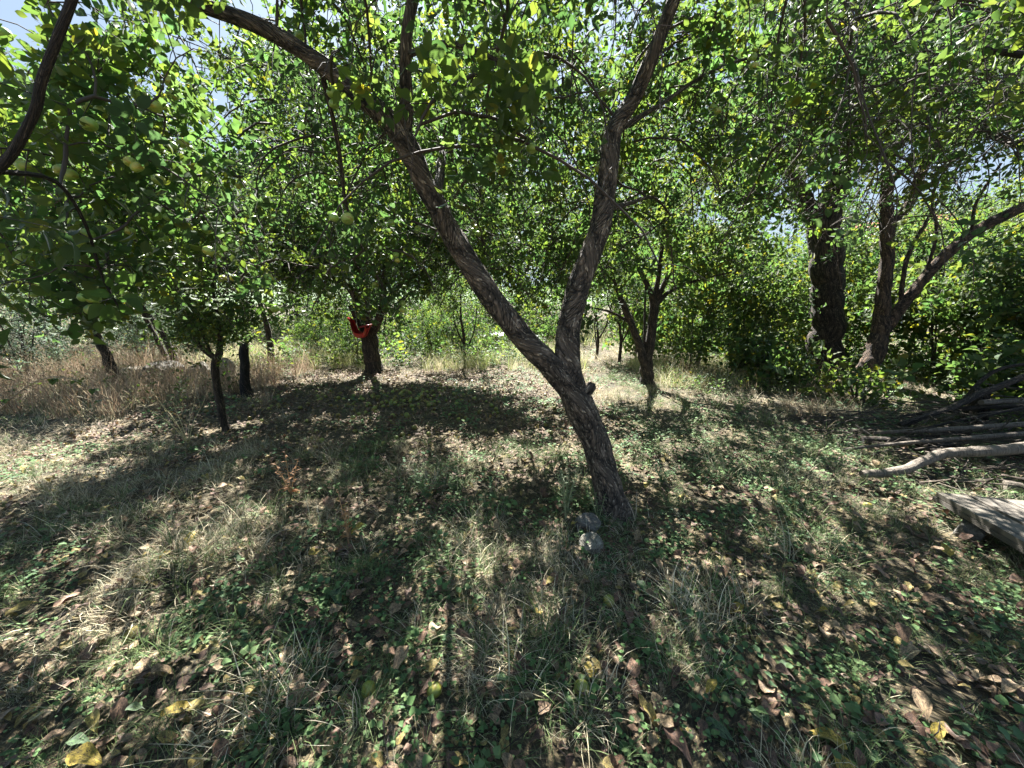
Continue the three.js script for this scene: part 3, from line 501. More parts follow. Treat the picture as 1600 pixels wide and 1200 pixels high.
const shrubs = [
  ['sunlit light green shrub just left of the old apple trunk', -4.2, -10.2, 1.7, 0.9, 'wood', 'small', 901, 80],
  ['yellow-green shrub behind the old apple tree, left of it', -5.6, -11.3, 1.6, 1.1, 'wood', 'small', 902, 80],
  ['yellow-green shrub right behind the old apple trunk', -2.2, -10.8, 1.5, 1.0, 'wood', 'small', 903, 90],
  ['leafy green shrub under the low boughs beyond the old apple tree', -1.9, -12.2, 1.9, 1.1, 'wood', 'small', 904, 80],
  ['low bright weedy bush at the foot of the grey crooked shrub tree', -0.7, -11.2, 0.9, 0.8, 'wood', 'small', 905, 60],
  ['bright green hazel bush right of the three-stemmed fruit tree', 4.1, -8.6, 2.6, 1.0, 'wood', 'broad', 911, 110],
  ['yellow-tinged bush at the start of the wood edge', 3.5, -10.6, 2.4, 1.1, 'wood', 'broad', 912, 100],
  ['dense green bush just left of the thick dark trunk', 5.3, -8.7, 2.9, 1.0, 'wood', 'broad', 913, 120],
  ['low leafy shrub with pale leaves in front of the thick trunk', 5.1, -7.3, 0.8, 0.7, 'wood', 'broad', 914, 50],
  ['low broad-leaved plant at the foot of the brown leaning tree', 5.6, -6.0, 0.4, 0.5, 'wood', 'broad', 915, 20],
  ['dark thicket bush between the thick trunk and the leaning tree', 8.0, -9.6, 3.2, 1.4, 'wood', 'broad', 916, 150],
  ['dark green thicket bush under the long slanting stem', 8.6, -7.6, 2.3, 1.2, 'wood', 'broad', 917, 140],
  ['dark green thicket bush behind the wood pile', 9.0, -6.2, 2.5, 1.2, 'wood', 'broad', 918, 130],
  ['tall shadowy thicket bush past the wood pile at the picture edge', 9.4, -4.9, 2.6, 1.2, 'wood', 'broad', 919, 120],
  ['tall dark bush closing the thicket behind the slanting stem', 11.2, -8.0, 3.6, 1.7, 'wood', 'broad', 920, 150],
  ['low dark bush at the near edge of the thicket beside the wood pile', 7.4, -5.6, 0.9, 0.7, 'wood', 'broad', 921, 60],
  ['grey-green bush above the dry brown grass at the picture edge', -9.8, -7.6, 1.9, 1.0, 'grey', 'narrow', 931, 110],
  ['pale grey-green bush behind the dry grass near the slanting plum trunk', -9.2, -9.6, 1.8, 1.1, 'grey', 'narrow', 932, 90],
];
for (const [label, x, z, h, w, green, sprig, seed, n] of shrubs) bush('shrub', label, x, z, h, w, green, sprig, seed, n);


const hedge = [[-13, -13.5, 2.2], [-10, -12, 2.0], [-7.6, -14.5, 2.4], [-4.6, -13.5, 2.2], [-3.2, -16, 2.6], [-0.6, -15.6, 2.3], [1.2, -14.2, 2.0], [5.6, -13.2, 2.6], [6.6, -11.3, 2.8], [9.2, -11.6, 3.0]];
const hedgeWhere = ['far behind the left dry grass', 'behind the two-stemmed sapling', 'behind the left shrubs', 'left of and far behind the old apple tree', 'far behind the old apple tree', 'behind the pale sheeted stack', 'at the far left edge of the grass strip', 'at the far right edge of the grass strip', 'at the wood edge behind the hazel bush', 'in the wood behind the thick trunk'];
hedge.forEach(([x, z, h], i) => bush('hedge_bush', 'sunlit green bush ' + hedgeWhere[i], x, z, h, 1.5, 'wood', 'cluster', 960 + i, 60, { group: 'bushes along the far side', per: 2.2 }));
// ---------------------------------------------------------------- trees behind
const rowTrees = [   // x, z, height, crown radius, green
  [-17, -14, 8, 3.0, 'wood'], [-14, -18, 9, 3.2, 'wood'], [-11, -20, 8.5, 3.0, 'wood'], [-7.5, -19.5, 8.5, 3.0, 'wood'], [-3.5, -19, 8, 2.6, 'wood'], [0.3, -21, 8.5, 2.8, 'wood'], [3.2, -20, 6, 2.2, 'wood'],
  [6.4, -19.5, 7, 2.6, 'wood'], [8.2, -15, 4.6, 2.0, 'wood'], [10.8, -13, 4.2, 2.2, 'wood'], [13.5, -11, 4.2, 2.3, 'wood'], [14, -7.5, 4.2, 2.2, 'wood'], [-22, -20, 11, 3.8, 'wood'], [-11, -26, 11, 3.6, 'wood'], [-2, -27, 11, 3.6, 'wood'], [5, -27, 10, 3.4, 'wood'], [11.5, -21, 5.6, 2.8, 'wood'], [17, -16, 5.2, 2.8, 'wood'], [-26, -26, 13, 4.4, 'wood'], [-13.6, -8.6, 5.5, 2.0, 'wood'],
];
const rowLabels = ['tall yellow-green tree far left behind the dry grass', 'tall sunlit tree behind the spreading plum tree', 'green tree showing between the plum trees and the old apple tree', 'sunlit tree rising behind the left shrubs', 'green tree behind the grey crooked shrub tree', 'sunlit tree behind the leaning trunk', 'small green tree closing the far end of the grass strip', 'sunlit tree behind the three-stemmed fruit tree', 'green tree behind the hazel bush', 'dark tree behind the thick straight trunk', 'dark tree rising out of the thicket', 'dark tree over the wood pile at the picture edge', 'large tree at the far left of the last row', 'large tree of the last row behind the old apple tree', 'large tree of the last row above the leaning trunk', 'large sunlit tree at the end of the grass strip', 'large tree of the last row behind the wood edge', 'large tree of the last row behind the thicket', 'tallest tree at the far left horizon', 'green tree at the left picture edge beside the dry grass'];
rowTrees.forEach(([x, z, h, r, green], i) => {
  setSeed(1000 + i * 13);
  const lean = rr(-0.3, 0.3), blobs = [[x, h * 0.62, z, r, h * 0.3, r, 70]];
  for (let k = 0; k < 6; k++) blobs.push([x + rr(-0.75, 0.75) * r, h * rr(0.38, 0.95), z + rr(-0.75, 0.75) * r, r * rr(0.35, 0.55), h * 0.14, r * 0.5, 22]);
  tree('orchard_tree', rowLabels[i], 'tree', {
    seed: 1000 + i * 13, base: [x, z], bark: M.darkBark, sides: 8, step: 0.2, limbSides: 6,
    trunk: [[x, -0.15, z, 0.16], [x + lean * 0.2, h * 0.2, z, 0.13], [x + lean * 0.6, h * 0.5, z, 0.09], [x + lean, h * 0.85, z, 0.04]],
    limbs: [1, 2, 3].map((k) => { const a = k * 2.1 + i, q = r * 0.6; return [[x + lean * 0.25, h * 0.24, z, 0.08], [x + Math.cos(a) * q * 0.5, h * 0.42, z + Math.sin(a) * q * 0.5, 0.06], [x + Math.cos(a) * q, h * 0.68, z + Math.sin(a) * q, 0.03]]; }),
    blobs, sprig: 'cluster', green, per: 2.8, droop: 0.1, scale: 1.0, tip: 0.007, freeBelow: h * 0.25,
  }, 'trees behind the orchard');
});

// ---------------------------------------------------------------- ground cover
const inView = (x, z, m = 1.7) => { const f = -z * 0.977 + (1.6) * 0.211; return z < -0.35 && Math.abs(x) < 1.38 * f + m; };
function makeTuft(seed, n, len, wid, flat, colors, spread = 0.04, seg = 4) {
  setSeed(seed);
  const gb = new GB();
  for (let k = 0; k < n; k++) {
    const a = rnd() * 6.283, b = a + rr(-0.7, 0.7), L = len * rr(0.5, 1.25), w = wid * rr(0.6, 1.3), lean = flat * rr(0.4, 1.2), px = Math.cos(a) * spread * rnd(), pz = Math.sin(a) * spread * rnd(), c = pick(colors), br = rr(0.75, 1.25), base = gb.count;
    let x = px, y = -0.01, z = pz, th = rr(0.05, 0.35) + lean * 0.4; const sx = -Math.sin(b), sz = Math.cos(b), bend = lean * rr(0.5, 1.3), turn = rr(-0.35, 0.35); let h = b;
    for (let i = 0; i <= seg; i++) {
      const t = i / seg, ww = w * (1 - 0.85 * t) * 0.5;
      gb.p.push(x - sx * ww, y, z - sz * ww, x + sx * ww, y + ww * 0.4, z + sz * ww); gb.u.push(0, t, 1, t); for (let q = 0; q < 2; q++) gb.c.push(c[0] * br, c[1] * br, c[2] * br);
      x += Math.cos(h) * Math.sin(th) * L / seg; z += Math.sin(h) * Math.sin(th) * L / seg; y = Math.max(0.006, y + Math.cos(th) * L / seg); th += bend / seg * 1.9; h += turn;
    }
    for (let i = 0; i < seg; i++) { const q = base + i * 2; gb.i.push(q, q + 1, q + 2, q + 1, q + 3, q + 2); }
  }
  return gb.geo(true);
}
const STRAW = [[0.46, 0.4, 0.26], [0.38, 0.32, 0.2], [0.56, 0.5, 0.35], [0.28, 0.23, 0.14]], GREENB = [[0.09, 0.145, 0.04], [0.12, 0.175, 0.055], [0.07, 0.115, 0.04], [0.16, 0.2, 0.075]], BROWN = [[0.28, 0.19, 0.12], [0.36, 0.27, 0.18], [0.2, 0.135, 0.09]];
const strawTufts = [1, 2, 3, 4].map((s) => makeTuft(1200 + s, 20, 0.18, 0.0034, 1.1, STRAW, 0.07, 5));
const mixTufts = [1, 2, 3].map((s) => makeTuft(1300 + s, 20, 0.18, 0.0036, 1.1, [...STRAW, ...GREENB, ...GREENB], 0.05));
const greenTufts = [1, 2, 3].map((s) => makeTuft(1400 + s, 15, 0.15, 0.004, 1.0, GREENB, 0.04));
const tallDry = [1, 2, 3].map((s) => makeTuft(1500 + s, 16, 0.62, 0.006, 0.55, [...BROWN, STRAW[0]], 0.12, 5));
const tallSun = [1, 2, 3].map((s) => makeTuft(1600 + s, 18, 0.5, 0.008, 0.5, [STRAW[0], STRAW[2], [0.4, 0.42, 0.16], [0.28, 0.34, 0.1]], 0.13, 4));
function herbGeo(seed, n, size, h) {
  setSeed(seed); const gb = new GB();
  for (let k = 0; k < n; k++) {
    const a = rnd() * 6.283, r = rr(0.01, 0.07), p = V(Math.cos(a) * r, h * rr(0.25, 1), Math.sin(a) * r), o = V(Math.cos(a), rr(-0.1, 0.5), Math.sin(a)), b = rr(0.7, 1.3);
    blade(gb, basis(p, o, UP, rr(0.6, 1.2)), size, size * 0.85, { rows: 4, fold: rr(0, 0.3), curl: rr(0, 0.4), shape: 0.55, wave: 0.08, color: [b, b, b] });
  }
  return gb.geo(true);
}
const herbs = [[9, 0.032, 0.05], [7, 0.022, 0.04], [11, 0.034, 0.07], [14, 0.016, 0.09], [8, 0.038, 0.05]].map(([n, s, h], i) => herbGeo(1701 + i, n, s, h));
const place = (x, z, s, tilt = 0.12, dy = 0) => { const m = new THREE.Matrix4().makeRotationFromEuler(new THREE.Euler(rr(-tilt, tilt), rnd() * 6.283, rr(-tilt, tilt))); return m.scale(V(s, s * rr(0.8, 1.2), s)).setPosition(x, gh(x, z) + dy, z); };
const tint = (b = 0.2) => { const k = rr(1 - b, 1 + b); return C(k * rr(0.95, 1.05), k, k * rr(0.92, 1.08)); };
function stuff(name, label, category) { const g = new THREE.Group(); g.name = name; scene.add(g); return tag(g, label, category, null, 'stuff'); }
const dryness = (x, z) => smooth(-0.25, 0.3, fbm(x * 0.55 + 3, z * 0.55, 6.6) - 0.14 + 0.26 * smooth(-0.6, -2.4, x) - 0.16 * smooth(0.5, 2.2, x) + 0.4 * smooth(-4.4, -5.4, z) * smooth(0.6, 1.4, x));
{
  setSeed(2000);
  const S = strawTufts.map(() => []), X = mixTufts.map(() => []), G = greenTufts.map(() => []), Hb = herbs.map(() => []), TD = tallDry.map(() => []), TS = tallSun.map(() => []);
  const put = (L, it) => L[Math.floor(rnd() * L.length)].push(it);
  const bands = [[-0.4, -2.2, 420, 0.72], [-2.2, -4.5, 260, 0.85], [-4.5, -9, 80, 1.2], [-9, -16, 20, 1.9], [-16, -30, 4, 3.2]];
  for (const [z0, z1, den, sc] of bands) {
    const W = 1.38 * (-z1 + 0.35) + 1.4, n = Math.round(W * 2 * (z0 - z1) * den);
    for (let i = 0; i < n; i++) {
      const x = rr(-W, W), z = rr(z1, z0); if (!inView(x, z)) continue;
      const d = dryness(x, z), clump = fbm(x * 2.3, z * 2.3, 2.2), bare = smooth(0.1, 0.3, fbm(x * 1.1 + 9, z * 1.1, 8.8));
      const underB = z < -4.2 && z > -8.6 && x > -5.4 && x < 1.4;           // leaf-covered earth under the old apple tree
      if (rnd() < 0.45 - clump * 1.2 + bare * 0.4 + (underB ? 0.45 : 0)) continue;
      const s = sc * rr(0.6, 1.2) * (1 + clump * 0.8) * (underB ? 0.6 : 1), r = rnd();
      if (r < d * 0.75) put(S, { m: place(x, z, s), c: tint() }); else if (r < 0.35 + d * 0.4) put(X, { m: place(x, z, s), c: tint() }); else put(G, { m: place(x, z, s * 0.9), c: tint() });
    }
    const nh = Math.round(W * 2 * (z0 - z1) * den * 0.42);
    for (let i = 0; i < nh; i++) { const x = rr(-W, W), z = rr(z1, z0); if (!inView(x, z)) continue; const d = dryness(x, z), c = fbm(x * 1.6 + 20, z * 1.6, 3.3); if (rnd() < d * 0.85 || c < -0.05 - 0.1 * smooth(0, 2, x)) continue; put(Hb, { m: place(x, z, sc * rr(0.8, 1.5), 0.25), c: C(...pick([[0.07, 0.135, 0.04], [0.09, 0.155, 0.05], [0.06, 0.115, 0.045], [0.11, 0.17, 0.06]])) }); }
  }
  const patch = (L, n, x0, x1, z0, z1, s0, s1, f) => { for (let i = 0; i < n; i++) { const x = rr(x0, x1), z = rr(z0, z1); if (f && !f(x, z)) continue; put(L, { m: place(x, z, rr(s0, s1), 0.2), c: tint(0.25) }); } };
  patch(TD, 1000, -11.5, -4.6, -9.2, -5.0, 0.55, 1.45, (x, z) => z < -5.0 - 0.5 * (x + 4.6) * -0.1 && fbm(x * 0.8, z * 0.8, 5.5) > -0.22 && !(x > -5.6 && z > -6.2));
  patch(TD, 160, -5.6, -3.9, -7.4, -5.6, 0.35, 0.7, (x, z) => fbm(x, z, 2.5) > 0);
  patch(TD, 120, 3.2, 6.2, -8.6, -6.4, 0.4, 0.8);
  patch(TD, 60, 4.0, 5.4, -5.8, -4.9, 0.25, 0.55);
  for (const [cx, cz, n, rad] of [[-0.94, -1.22, 20, 0.16], [-1.9, -2.35, 34, 0.3], [0.12, -1.5, 30, 0.28], [-2.1, -1.9, 24, 0.3], [1.05, -1.75, 22, 0.22], [-0.3, -2.1, 16, 0.2], [1.9, -2.2, 16, 0.25], [-3.1, -2.6, 30, 0.4], [-0.7, -3.3, 24, 0.3], [2.3, -3.4, 24, 0.35]])
    for (let i = 0; i < n; i++) { const x = cx + rr(-rad, rad), z = cz + rr(-rad, rad); put(rnd() < 0.6 ? S : X, { m: place(x, z, rr(1.0, 1.6), 0.3), c: tint() }); }
  patch(TS, 420, -2.2, 1.8, -12.6, -8.9, 0.6, 1.15, (x, z) => fbm(x, z, 1.5) > -0.2);
  patch(TS, 240, 2.8, 5.2, -9.6, -6.9, 0.5, 0.95);
  patch(TS, 300, -8, -3.6, -13, -9.4, 0.6, 1.3);
  patch(TS, 420, -14, 8, -22, -13, 1.0, 2.0);
  const g = stuff('grass', 'short dry and green grass covering the orchard floor', 'grass');
  S.forEach((L, i) => mass(g, 'straw_tufts', strawTufts[i], M.grass, L)); X.forEach((L, i) => mass(g, 'mixed_tufts', mixTufts[i], M.grass, L)); G.forEach((L, i) => mass(g, 'green_tufts', greenTufts[i], M.grass, L));
  const h = stuff('ground_herbs', 'small round-leaved green herbs low among the grass', 'herbs'); Hb.forEach((L, i) => mass(h, 'herb_leaves', herbs[i], M.grass, L));
  const t = stuff('tall_grass', 'tall brown and yellow dry grass at the edges of the clearing', 'tall grass'); TD.forEach((L, i) => mass(t, 'brown_stalks', tallDry[i], M.grass, L)); TS.forEach((L, i) => mass(t, 'yellow_stalks', tallSun[i], M.grass, L));
  // weeds and seedlings under the far trees
  setSeed(2100);
  const U = SPRIGS.small.map(() => []), B = SPRIGS.broad.map(() => []);
  const weeds = (L, n, x0, x1, z0, z1, s0, s1, cols, f) => { for (let i = 0; i < n; i++) { const x = rr(x0, x1), z = rr(z0, z1); if (f && !f(x, z)) continue; const c = pick(cols), b = rr(0.75, 1.25); put(L, { m: basis(V(x, gh(x, z) - 0.02, z), V(rr(-0.5, 0.5), 1, rr(-0.5, 0.5)), rv(), rr(s0, s1)), c: C(c[0] * b, c[1] * b, c[2] * b) }); } };
  weeds(U, 700, -7, 1, -13.5, -9.2, 1.0, 2.6, GREENS.wood, (x, z) => fbm(x * 0.9, z * 0.9, 7.5) > -0.12);
  weeds(U, 1500, -16, 14, -24, -12.5, 1.6, 3.4, GREENS.wood, (x, z) => !(x > 1.2 && x < 4 && z > -15));
  weeds(B, 480, 5.0, 12, -10.5, -5.4, 0.6, 1.5, GREENS.wood, (x, z) => x > 4.6 - (z + 5.4) * -0.25 && !(x < 7.6 && z > -9));
  weeds(B, 160, 6.4, 10, -5.6, -3.4, 0.5, 1.1, GREENS.wood);
  weeds(U, 200, 3.0, 5.2, -9, -6.3, 0.5, 1.2, GREENS.wood);
  weeds(U, 260, -12, -5, -10, -5.6, 0.6, 1.6, GREENS.wood, (x, z) => fbm(x * 0.9, z * 0.9, 4.5) > 0.02);
  const u = stuff('undergrowth', 'green weeds and seedlings under the trees all round the clearing', 'undergrowth');
  U.forEach((L, i) => mass(u, 'weed_leaves', SPRIGS.small[i].geo, M.leaf, L)); B.forEach((L, i) => mass(u, 'broad_leaves', SPRIGS.broad[i].geo, M.leaf, L));
}

// ---------------------------------------------------------------- fallen leaves
const dryLeafGeos = [0, 1, 2, 3, 4, 5].map((k) => { setSeed(2200 + k); const gb = new GB(); blade(gb, new THREE.Matrix4().makeTranslation(0, -0.5, 0), 1, 0.52, { rows: 9, fold: rr(0.1, 0.75), curl: rr(0.1, 0.55), wave: 0.13, ph: k * 1.3, cup: rr(-0.25, 0.25), shape: 0.75, color: [1, 1, 1] }); return gb.geo(true); });
const dry = (r, g, b) => new THREE.MeshPhysicalMaterial({ color: C(r, g, b), map: dryTex, roughness: 0.95, transmission: 0.22, thickness: 0, clearcoat: 0.12, clearcoatRoughness: 0.5, side: THREE.DoubleSide });
const dryMats = { brown: [dry(0.3, 0.165, 0.1), dry(0.24, 0.13, 0.085), dry(0.37, 0.22, 0.135)], tan: [dry(0.52, 0.37, 0.22), dry(0.46, 0.32, 0.195)], yellow: [dry(0.54, 0.41, 0.065), dry(0.48, 0.39, 0.1)], green: [dry(0.085, 0.165, 0.06), dry(0.11, 0.19, 0.08)] };
function layLeaf(o, x, z, s, dy) {
  o.rotation.set(-Math.PI / 2 + rr(-0.55, 0.55), rr(-0.45, 0.45), rnd() * 6.283, 'YXZ'); o.rotation.order = 'YXZ'; o.rotation.set(-Math.PI / 2 + rr(-0.5, 0.5), rnd() * 6.283, rr(-0.5, 0.5));
  o.position.set(x, gh(x, z) + dy, z); o.scale.set(s, s, s * 1.1);
}
{
  setSeed(2300);
  const kindsOf = [['brown', 'curled brown dead leaf lying in the foreground grass', 'brown fallen leaves'], ['tan', 'pale tan dead leaf lying in the foreground grass', 'tan fallen leaves'], ['yellow', 'yellow fallen leaf lying in the foreground grass', 'yellow fallen leaves'], ['green', 'large dark green fallen leaf lying in the foreground grass', 'green fallen leaves']];
  let made = 0;
  while (made < 290) {
    const z = -0.8 - 2.9 * rnd(), W = 1.36 * (-z * 0.977 + 0.33), x = rr(-W, W);
    if (fbm(x * 1.3 + 4, z * 1.3, 5.1) < -0.3 + rnd() * 0.2 + 0.08 * smooth(0.8, 2, x)) continue;
    const r = rnd(), [k, label, group] = kindsOf[r < 0.42 ? 0 : r < 0.8 ? 1 : r < 0.92 ? 2 : 3];
    const m = shade(new THREE.Mesh(pick(dryLeafGeos), pick(dryMats[k]))); m.name = numbered('fallen_leaf'); tag(m, label, 'leaf', group);
    layLeaf(m, x, z, rr(0.065, 0.12), rr(0.035, 0.07)); scene.add(m); made++;
  }
  const items = dryLeafGeos.map(() => []), o = new THREE.Object3D();
  for (let i = 0; i < 15000; i++) {
    const far = rnd() < 0.62, z = far ? rr(-9.2, -3.6) : -0.6 - 3.4 * rnd(), W = 1.36 * (-z + 0.33) + 1, x = far && rnd() < 0.75 ? rr(-5.5, 1.6) : rr(-W, W);
    layLeaf(o, x, z, rr(0.035, 0.08), rr(0.012, 0.045)); o.updateMatrix();
    const c = pick([[0.24, 0.13, 0.08], [0.19, 0.11, 0.07], [0.34, 0.23, 0.14], [0.42, 0.31, 0.18], [0.28, 0.16, 0.09], [0.4, 0.31, 0.09]]);
    items[Math.floor(rnd() * items.length)].push({ m: o.matrix.clone(), c: C(...c) });
  }
  const lit = stuff('leaf_litter', 'small brown leaf litter scattered over the whole orchard floor', 'leaf litter'), mat = dry(1, 1, 1);
  dryLeafGeos.forEach((g, i) => mass(lit, 'dead_leaves', g, mat, items[i]));
  const tw = new GB();                                       // fine twigs among it
  for (let i = 0; i < 700; i++) { const z = -0.7 - 7 * rnd() * rnd() - rnd(), W = 1.36 * (-z + 0.33), x = rr(-W, W), a = rnd() * 6.28, L = rr(0.05, 0.22), y = gh(x, z) + rr(0.015, 0.05); tube(tw, [V(x, y, z), V(x + Math.cos(a) * L * 0.5, y + rr(-0.01, 0.02), z + Math.sin(a) * L * 0.5 + 0.01), V(x + Math.cos(a) * L, y + rr(-0.015, 0.03), z + Math.sin(a) * L)], [0.0025, 0.002, 0.0012], 4); }
  part(lit, 'twig_litter', tw.geo(), M.deadDark, 'stuff');
}

// ---------------------------------------------------------------- fallen apples
{
  setSeed(2400);
  const mats = [[0.34, 0.37, 0.2], [0.4, 0.38, 0.2], [0.28, 0.32, 0.18], [0.27, 0.19, 0.11], [0.42, 0.42, 0.28], [0.3, 0.24, 0.13]].map((c) => { const m = M.apple.clone(); m.color = C(...c); m.roughness = 0.6; return m; });
  const fall = (x, z, r, label, group, mat) => { const a = shade(new THREE.Mesh(appleGeo, mat ?? pick(mats))); a.name = numbered('fallen_apple'); tag(a, label, 'apple', group); a.position.set(x, gh(x, z) + r * 0.8, z); a.scale.setScalar(r); a.rotation.set(rr(-1.4, 1.4), rr(0, 6), rr(-1.4, 1.4)); scene.add(a); };
  for (const [x, z, label] of [[0.29, -1.29, 'yellow-green apple in the grass straight below the forked tree'], [0.52, -1.77, 'yellow apple in the leaves just below the two stones'], [2.78, -2.73, 'yellow apple on the grass near the wooden platform'], [-0.32, -1.28, 'green apple deep in the foreground grass, left of the middle'], [-0.59, -1.28, 'green apple in the foreground grass beside brown leaves']]) fall(x, z, 0.032, label, null, mats[1]);
  let n = 0;
  while (n < 260) { const x = -1.7 + rr(-1, 1) * rr(0.2, 3.4), z = -6.1 + rr(-1, 1) * rr(0.2, 2.6); if (z > -3.9 || Math.hypot(x - 0.7, z + 2.7) < 0.3) continue; fall(x, z, rr(0.022, 0.036), 'fallen apple on the shaded ground before the old apple tree', 'apples fallen under the old apple tree'); n++; }
}

// ---------------------------------------------------------------- weeds that stand alone
function weedPlant(name, label, x, z, h, stems, seed, leafCol, stemCol, leafL, leafW, dens, wide = 0.35) {
  setSeed(seed);
  const root = thing(name, label, 'weed', [x, gh(x, z), z]), mat = M.leaf.clone(), sm = new THREE.MeshStandardMaterial({ color: C(...stemCol), roughness: 0.9 }); mat.color = C(...leafCol);
  for (let s = 0; s < stems; s++) {
    const a = rnd() * 6.28, w = wide * h * rr(0.3, 1), H = h * rr(0.65, 1.05), P = [V(0, -0.02, 0), V(Math.cos(a) * w * 0.3, H * 0.4, Math.sin(a) * w * 0.3), V(Math.cos(a) * w * 0.75, H * 0.75, Math.sin(a) * w * 0.75), V(Math.cos(a) * w, H, Math.sin(a) * w)], gb = new GB(), lf = new GB(), cv = new THREE.CatmullRomCurve3(P);
    tube(gb, cv.getPoints(8), Array.from({ length: 9 }, (_, i) => 0.0035 - i * 0.0003), 5, { cap: true });
    const st = part(root, 'stem', gb.geo(), sm);
    for (let k = 0; k < dens; k++) { const t = 0.12 + 0.88 * k / dens, p = cv.getPoint(t), b = k * 2.4, sz = (1.15 - 0.6 * t) * rr(0.7, 1.2), br = rr(0.8, 1.2); blade(lf, basis(p, V(Math.cos(b), rr(0.2, 0.9), Math.sin(b)), UP, sz), leafL, leafW, { rows: 4, fold: 0.3, curl: rr(0.1, 0.6), color: [br, br, br] }); }
    if (dens) part(st, 'leaves', lf.geo(true), mat, 'stuff');
  }
  return root;
}
weedPlant('weed_plant', 'slender pale green weed growing at the foot of the leaning trunk', 0.4, -2.58, 0.5, 8, 3001, [0.26, 0.33, 0.17], [0.32, 0.34, 0.18], 0.05, 0.011, 36);
weedPlant('weed_plant', 'leafy green weed against the bark of the leaning trunk', 0.63, -2.52, 0.3, 4, 3002, [0.18, 0.26, 0.12], [0.22, 0.25, 0.12], 0.04, 0.01, 20);
weedPlant('weed_plant', 'dry rust-brown weed standing among herbs left of the forked tree', -1.1, -2.3, 0.4, 4, 3003, [0.42, 0.24, 0.1], [0.4, 0.24, 0.12], 0.05, 0.012, 14, 0.2);
weedPlant('weed_plant', 'orange-brown dry weed nearer the slim young tree', -1.85, -2.95, 0.42, 5, 3004, [0.5, 0.25, 0.1], [0.45, 0.27, 0.13], 0.06, 0.016, 10, 0.5);
weedPlant('weed_plant', 'pale dry branching weed leaning left of the slim young tree stem', -3.75, -4.2, 0.62, 7, 3005, [0.5, 0.47, 0.25], [0.5, 0.43, 0.24], 0.03, 0.012, 22, 0.75);
weedPlant('weed_plant', 'thin bare shoot sticking up right of the leaning trunk base', 0.92, -2.58, 0.2, 3, 3006, [0.3, 0.3, 0.2], [0.4, 0.33, 0.24], 0.02, 0.006, 0, 0.6);
weedPlant('weed_plant', 'clump of soft green weeds right of the leaning trunk', 1.35, -3.2, 0.22, 9, 3007, [0.12, 0.22, 0.09], [0.15, 0.22, 0.09], 0.05, 0.012, 14, 0.8);
weedPlant('weed_plant', 'bright leafy weed in the sun beside the far grass strip', 3.3, -5.4, 0.3, 8, 3008, [0.22, 0.32, 0.08], [0.2, 0.25, 0.1], 0.06, 0.03, 14, 0.8);
weedPlant('weed_plant', 'green weed with round leaves left of the grass middle', -0.7, -2.9, 0.25, 8, 3009, [0.13, 0.22, 0.08], [0.18, 0.22, 0.09], 0.04, 0.024, 14, 0.8);
{ // bramble cane arching in over the dry grass
  setSeed(3100);
  const r = thing('bramble', 'bramble cane with dark and bright leaves arching over dry grass', 'bramble', [-4.6, 0, -3.0]);
  const canes = [[[0, -0.05, 0], [0.35, 0.62, 0.02], [0.82, 0.98, 0], [1.15, 1.0, 0.05], [1.5, 0.82, 0.1]], [[0.05, -0.05, 0.05], [0.25, 0.45, 0.1], [0.42, 0.6, 0.15], [0.55, 0.45, 0.25]]];
  for (const c of canes) {
    const gb = new GB(), cv = new THREE.CatmullRomCurve3(c.map((q) => V(...q))); tube(gb, cv.getPoints(16), Array.from({ length: 17 }, (_, i) => 0.006 - i * 0.0002), 6, { cap: true });
    part(r, 'cane', gb.geo(), new THREE.MeshStandardMaterial({ color: C(0.2, 0.16, 0.1), roughness: 0.8 }));
    for (let k = 2; k < 11; k++) { const p = cv.getPoint(k / 10.5); for (let q = 0; q < 3; q++) { const a = k * 2.1 + (q - 1) * 1.0, m = part(r, 'leaf', pick(leafGeo), pick([leafMats[3], leafMats[1], leafMats[2]])); basis(p.clone().add(V(Math.cos(k * 2.1) * 0.03, -0.01, Math.sin(k * 2.1) * 0.03)), V(Math.cos(a), rr(-0.5, 0.1), Math.sin(a)), UP, rr(0.75, 1.05)).decompose(m.position, m.quaternion, m.scale); m.scale.x *= 1.35; } }
  }
}

// ---------------------------------------------------------------- stones, post, platform, wood pile, swing seat
function rock(name, label, x, z, sx, sy, sz, seed, mat, y = 0, group) {
  const g = new THREE.IcosahedronGeometry(1, 9), p = g.attributes.position, v = V(), cuts = []; setSeed(Math.round(seed * 97)); for (let i = 0; i < 15; i++) cuts.push([rv(), rr(0.66, 0.98)]);   // a broken stone: faces cut by planes
  for (let i = 0; i < p.count; i++) { v.fromBufferAttribute(p, i).normalize(); let k = 1.05; for (const [n, d] of cuts) { const c = n.dot(v); if (c > 0.05) k = Math.min(k, d / c); } k *= 1 + 0.05 * nz(v.x * 3 + seed, v.y * 3, v.z * 3) + 0.035 * nz(v.x * 9 + seed, v.y * 9, v.z * 9); v.multiplyScalar(k); p.setXYZ(i, v.x * sx, v.y * sy, v.z * sz); }
  g.computeVertexNormals();
  const m = shade(new THREE.Mesh(g, mat)); m.name = numbered(name); m.position.set(x, gh(x, z) + y, z); m.rotation.y = seed; scene.add(m); return tag(m, label, 'stone', group);
}
rock('stone', 'grey angular stone at the foot of the leaning trunk', 0.55, -2.45, 0.1, 0.07, 0.085, 3.1, M.stone, 0.04);
rock('stone', 'paler rounded stone just below the dark angular one', 0.52, -2.25, 0.095, 0.06, 0.075, 7.7, M.paleStone, 0.035);
rock('rubble_block', 'heap-shaped pale rubble at the left end of the stones', -8.1, -7.95, 0.42, 0.19, 0.28, 1.9, M.paleStone, 0.1);
rock('rubble_block', 'broad smooth grey slab in the middle of the pale stones', -7.35, -8.0, 0.46, 0.27, 0.2, 4.6, M.stone, 0.13);
